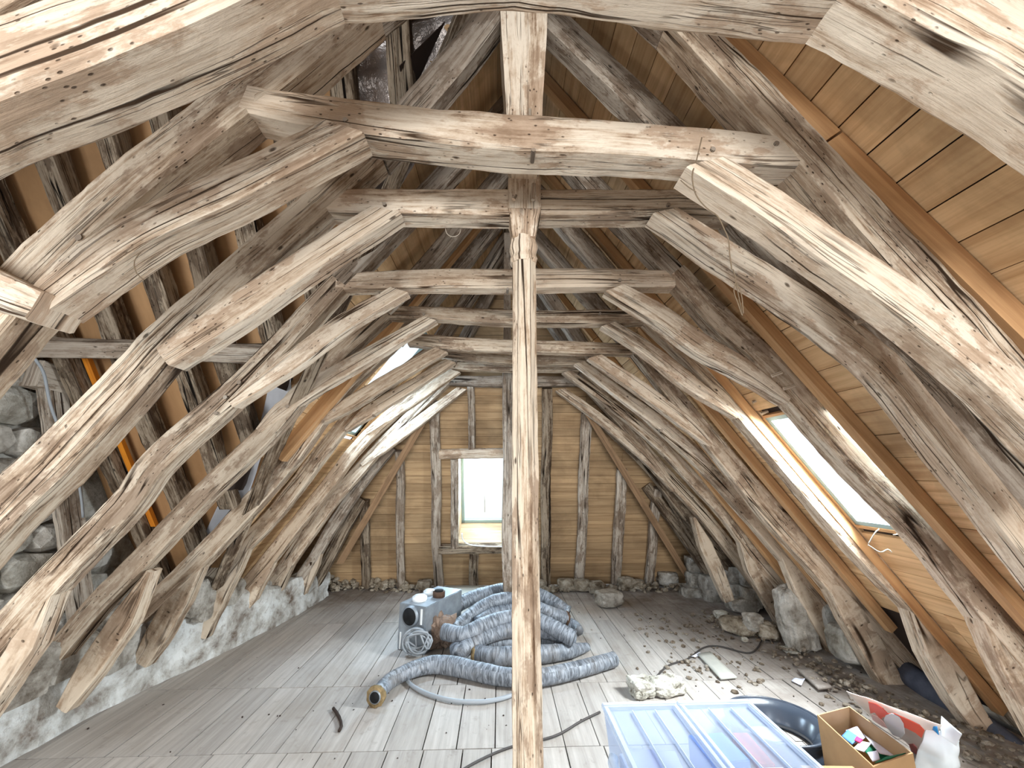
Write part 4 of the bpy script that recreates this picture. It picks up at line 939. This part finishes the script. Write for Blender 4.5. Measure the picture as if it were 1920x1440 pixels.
# open cardboard box with papers
def quad(name, P, mat, par, th=.006):
    P = [V(p_) for p_ in P]; n = (P[1]-P[0]).cross(P[3]-P[0]).normalized()*th
    return link(name, P+[p_+n for p_ in P], [(0, 1, 2, 3), (7, 6, 5, 4), (0, 4, 5, 1), (1, 5, 6, 2), (2, 6, 7, 3), (3, 7, 4, 0)], mat, par)
TB = .30
t0 = onZ(1532, 1340, TB); t1 = onZ(1592, 1324, TB); t2 = onZ(1712, 1412, TB-.02); t3 = t2+(t0-t1)*1.12
dn = lambda p_, k=.0: V((p_.x, p_.y, .004))
ob = thing('open_cardboard_box', 'open cardboard carton full of papers, right of the black ring', 'box', (t1.x, t1.y, 0))
b0_, b1_, b2_, b3_ = dn(t0), dn(t1), dn(t2), dn(t3)
quad('back_wall', [b0_, b1_, t1, t0], CARD_IN, ob); quad('side_wall', [b1_, b2_, t2, t1], CARD_IN, ob); quad('front_wall', [b2_, b3_, t3, t2], CARD, ob); quad('side_wall', [b3_, b0_, t0, t3], CARD, ob); quad('bottom', [b0_, b3_, b2_, b1_], CARD, ob)
def paper(px, Z, mat, lab, dz=0, nm='paper_sheet'):
    P = [onZ(x, y, Z-.01+random.uniform(0, .004)) for x, y in px]
    tag(sheet(nm, P, mat, None, 6, 6, .004, 7, .004), lab, 'paper', None)
paper([(1578, 1380), (1590, 1368), (1612, 1384), (1598, 1396)], .25, PAPERB, 'sky blue leaflet in the open carton, nearest the ring')
paper([(1586, 1370), (1608, 1364), (1622, 1384), (1600, 1396)], .235, PAPERL, 'lilac booklet standing at the back of the open carton')
paper([(1606, 1380), (1618, 1386), (1612, 1392), (1602, 1388)], .262, PAPERP, 'pink card corner between the blue and lilac papers')
paper([(1600, 1402), (1614, 1390), (1634, 1394), (1620, 1408)], .255, PAPERM, 'white envelope in the middle of the open carton')
paper([(1626, 1412), (1646, 1408), (1650, 1424), (1636, 1428)], .25, PAPERM, 'pale blue sheet at the front of the open carton')
paper([(1612, 1398), (1640, 1394), (1690, 1418), (1640, 1428)], .2, PAPERG, 'dark green folder deep in the open carton')
paper([(1640, 1430), (1664, 1420), (1700, 1410), (1668, 1424)], .27, PAPERG, 'green folder edge near the front of the open carton')
paper([(1618, 1376), (1630, 1384), (1682, 1416), (1650, 1414)], .22, PAPERM, 'white papers leaning on the inner side of the open carton')
# printed paper bag behind
g0 = onZ(1588, 1294, .36); g1 = onZ(1768, 1356, .36); g2 = onZ(1722, 1420, .05)+V((.05, 0, 0)); g3 = onZ(1640, 1352, .05)
bagp = thing('paper_shopping_bag', 'flattened paper carrier bag with a red abstract print behind the carton', 'bag', (g3.x, g3.y, 0))
sheet('bag_panel', [g3, g2, g1, g0], BAGP, bagp, 18, 14, .01, 4, .003)
bn = (g2-g3).cross(g0-g3).normalized()
if bn.dot(CAM-g0) < 0: bn = -bn
def onbag(x, y, off=.012): n_ = bn; return onP(x, y, n_, n_.dot(g0)+off)
def blob(name, px, mat, off):
    P = [onbag(x, y, off+.012) for x, y in px]; n_ = len(P); vs2 = P+[p_-bn*.003 for p_ in P]
    link(name, vs2, [tuple(range(n_)), tuple(reversed(range(n_, 2*n_)))]+[(i, n_+i, n_+(i+1) % n_, (i+1) % n_) for i in range(n_)], mat, bagp)
blob('red_print', [(1628, 1316), (1642, 1320), (1655, 1328), (1664, 1338), (1676, 1338), (1690, 1344), (1708, 1352), (1724, 1360), (1733, 1370), (1728, 1384), (1716, 1374), (1700, 1366), (1690, 1362), (1680, 1350), (1668, 1342), (1655, 1345), (1652, 1350), (1640, 1336), (1632, 1338)], REDP, .002)
blob('grey_print', [(1660, 1342), (1672, 1338), (1686, 1345), (1694, 1358), (1696, 1376), (1690, 1384), (1674, 1378), (1662, 1362), (1657, 1350)], GREYP, .006)
blob('pink_print', [(1634, 1340), (1646, 1344), (1656, 1354), (1664, 1366), (1654, 1362), (1636, 1350)], PINKP, .004)
blob('dark_red_print', [(1704, 1396), (1712, 1395), (1719, 1402), (1722, 1414), (1714, 1416), (1708, 1408)], MAROON, .004)
# white plastic bag
h0 = onZ(1745, 1362, .3); h1 = onZ(1800, 1390, .3); h2 = onZ(1790, 1470, .04); h3 = onZ(1705, 1455, .04)
wb_ = thing('white_plastic_bag', 'crumpled white plastic bag with blue edge in the right corner', 'bag', (h3.x, h3.y, 0))
sheet('bag_front', [h3, h2, h1, h0], WBAG, wb_, 20, 20, .022, 6, .003, .04)
sheet('bag_flap', [onZ(1762, 1378, .3), onZ(1793, 1398, .28), onZ(1804, 1376, .37), onZ(1765, 1343, .37)], WBAG, wb_, 10, 10, .01, 6, .003)
sheet('blue_edge', [onZ(1748, 1368, .3), onZ(1760, 1378, .3), onZ(1756, 1362, .34), onZ(1750, 1362, .33)], BLUEP, wb_, 4, 4, .004, 6, .003)
# hanging twine and cobwebs
def twine(pts, Y, r, label, mat=TWINE, nm='hanging_twine'):
    return tag(tube(nm, [onY(x, y, Y+random.uniform(-.006, .006)) for x, y in pts], r, mat, None, 6, .01), label, 'twine')
twine([(1316, 258), (1306, 300), (1298, 330), (1305, 365), (1325, 390), (1345, 405), (1358, 430), (1366, 450), (1368, 475), (1372, 505)], 1.12, .0022, 'dark twine looped from the right end of the sagging collar')
twine([(1276, 338), (1290, 350), (1305, 360)], 1.12, .0018, 'short frayed twine under the right end of the sagging collar')
twine([(1374, 505), (1380, 525), (1376, 545), (1384, 570), (1392, 592), (1386, 560), (1380, 530), (1390, 552), (1394, 588)], 1.13, .0016, 'tangled twine tail hanging in front of the right boards')
twine([(280, 392), (278, 430), (268, 465), (252, 490), (256, 512), (270, 525)], 1.14, .0014, 'thin wire hanging off the second left brace')
twine([(750, 515), (775, 535), (800, 545)], 2.1, .001, 'wisp of cobweb below the third left brace', COB, 'cobweb') if False else None
for (pts, Y, l) in (([(1628, 1020), (1640, 1000), (1648, 992)], 2.35, 'pale cobweb strand left of the right roof window sill'), ([(1628, 1022), (1650, 1035), (1665, 1030), (1672, 1036)], 2.35, 'dusty cobweb strand under the right roof window'), ([(1675, 1003), (1690, 1001), (1696, 1006), (1692, 998), (1700, 1002)], 2.4, 'white cobweb tuft on the sill of the right roof window')):
    twine(pts, Y, .003, l, COB, 'cobweb')
twine([(835, 428), (838, 438), (848, 444), (860, 440), (864, 430)], 1.55, .0012, 'small loop of cobweb under the carved post collar', COB, 'cobweb')
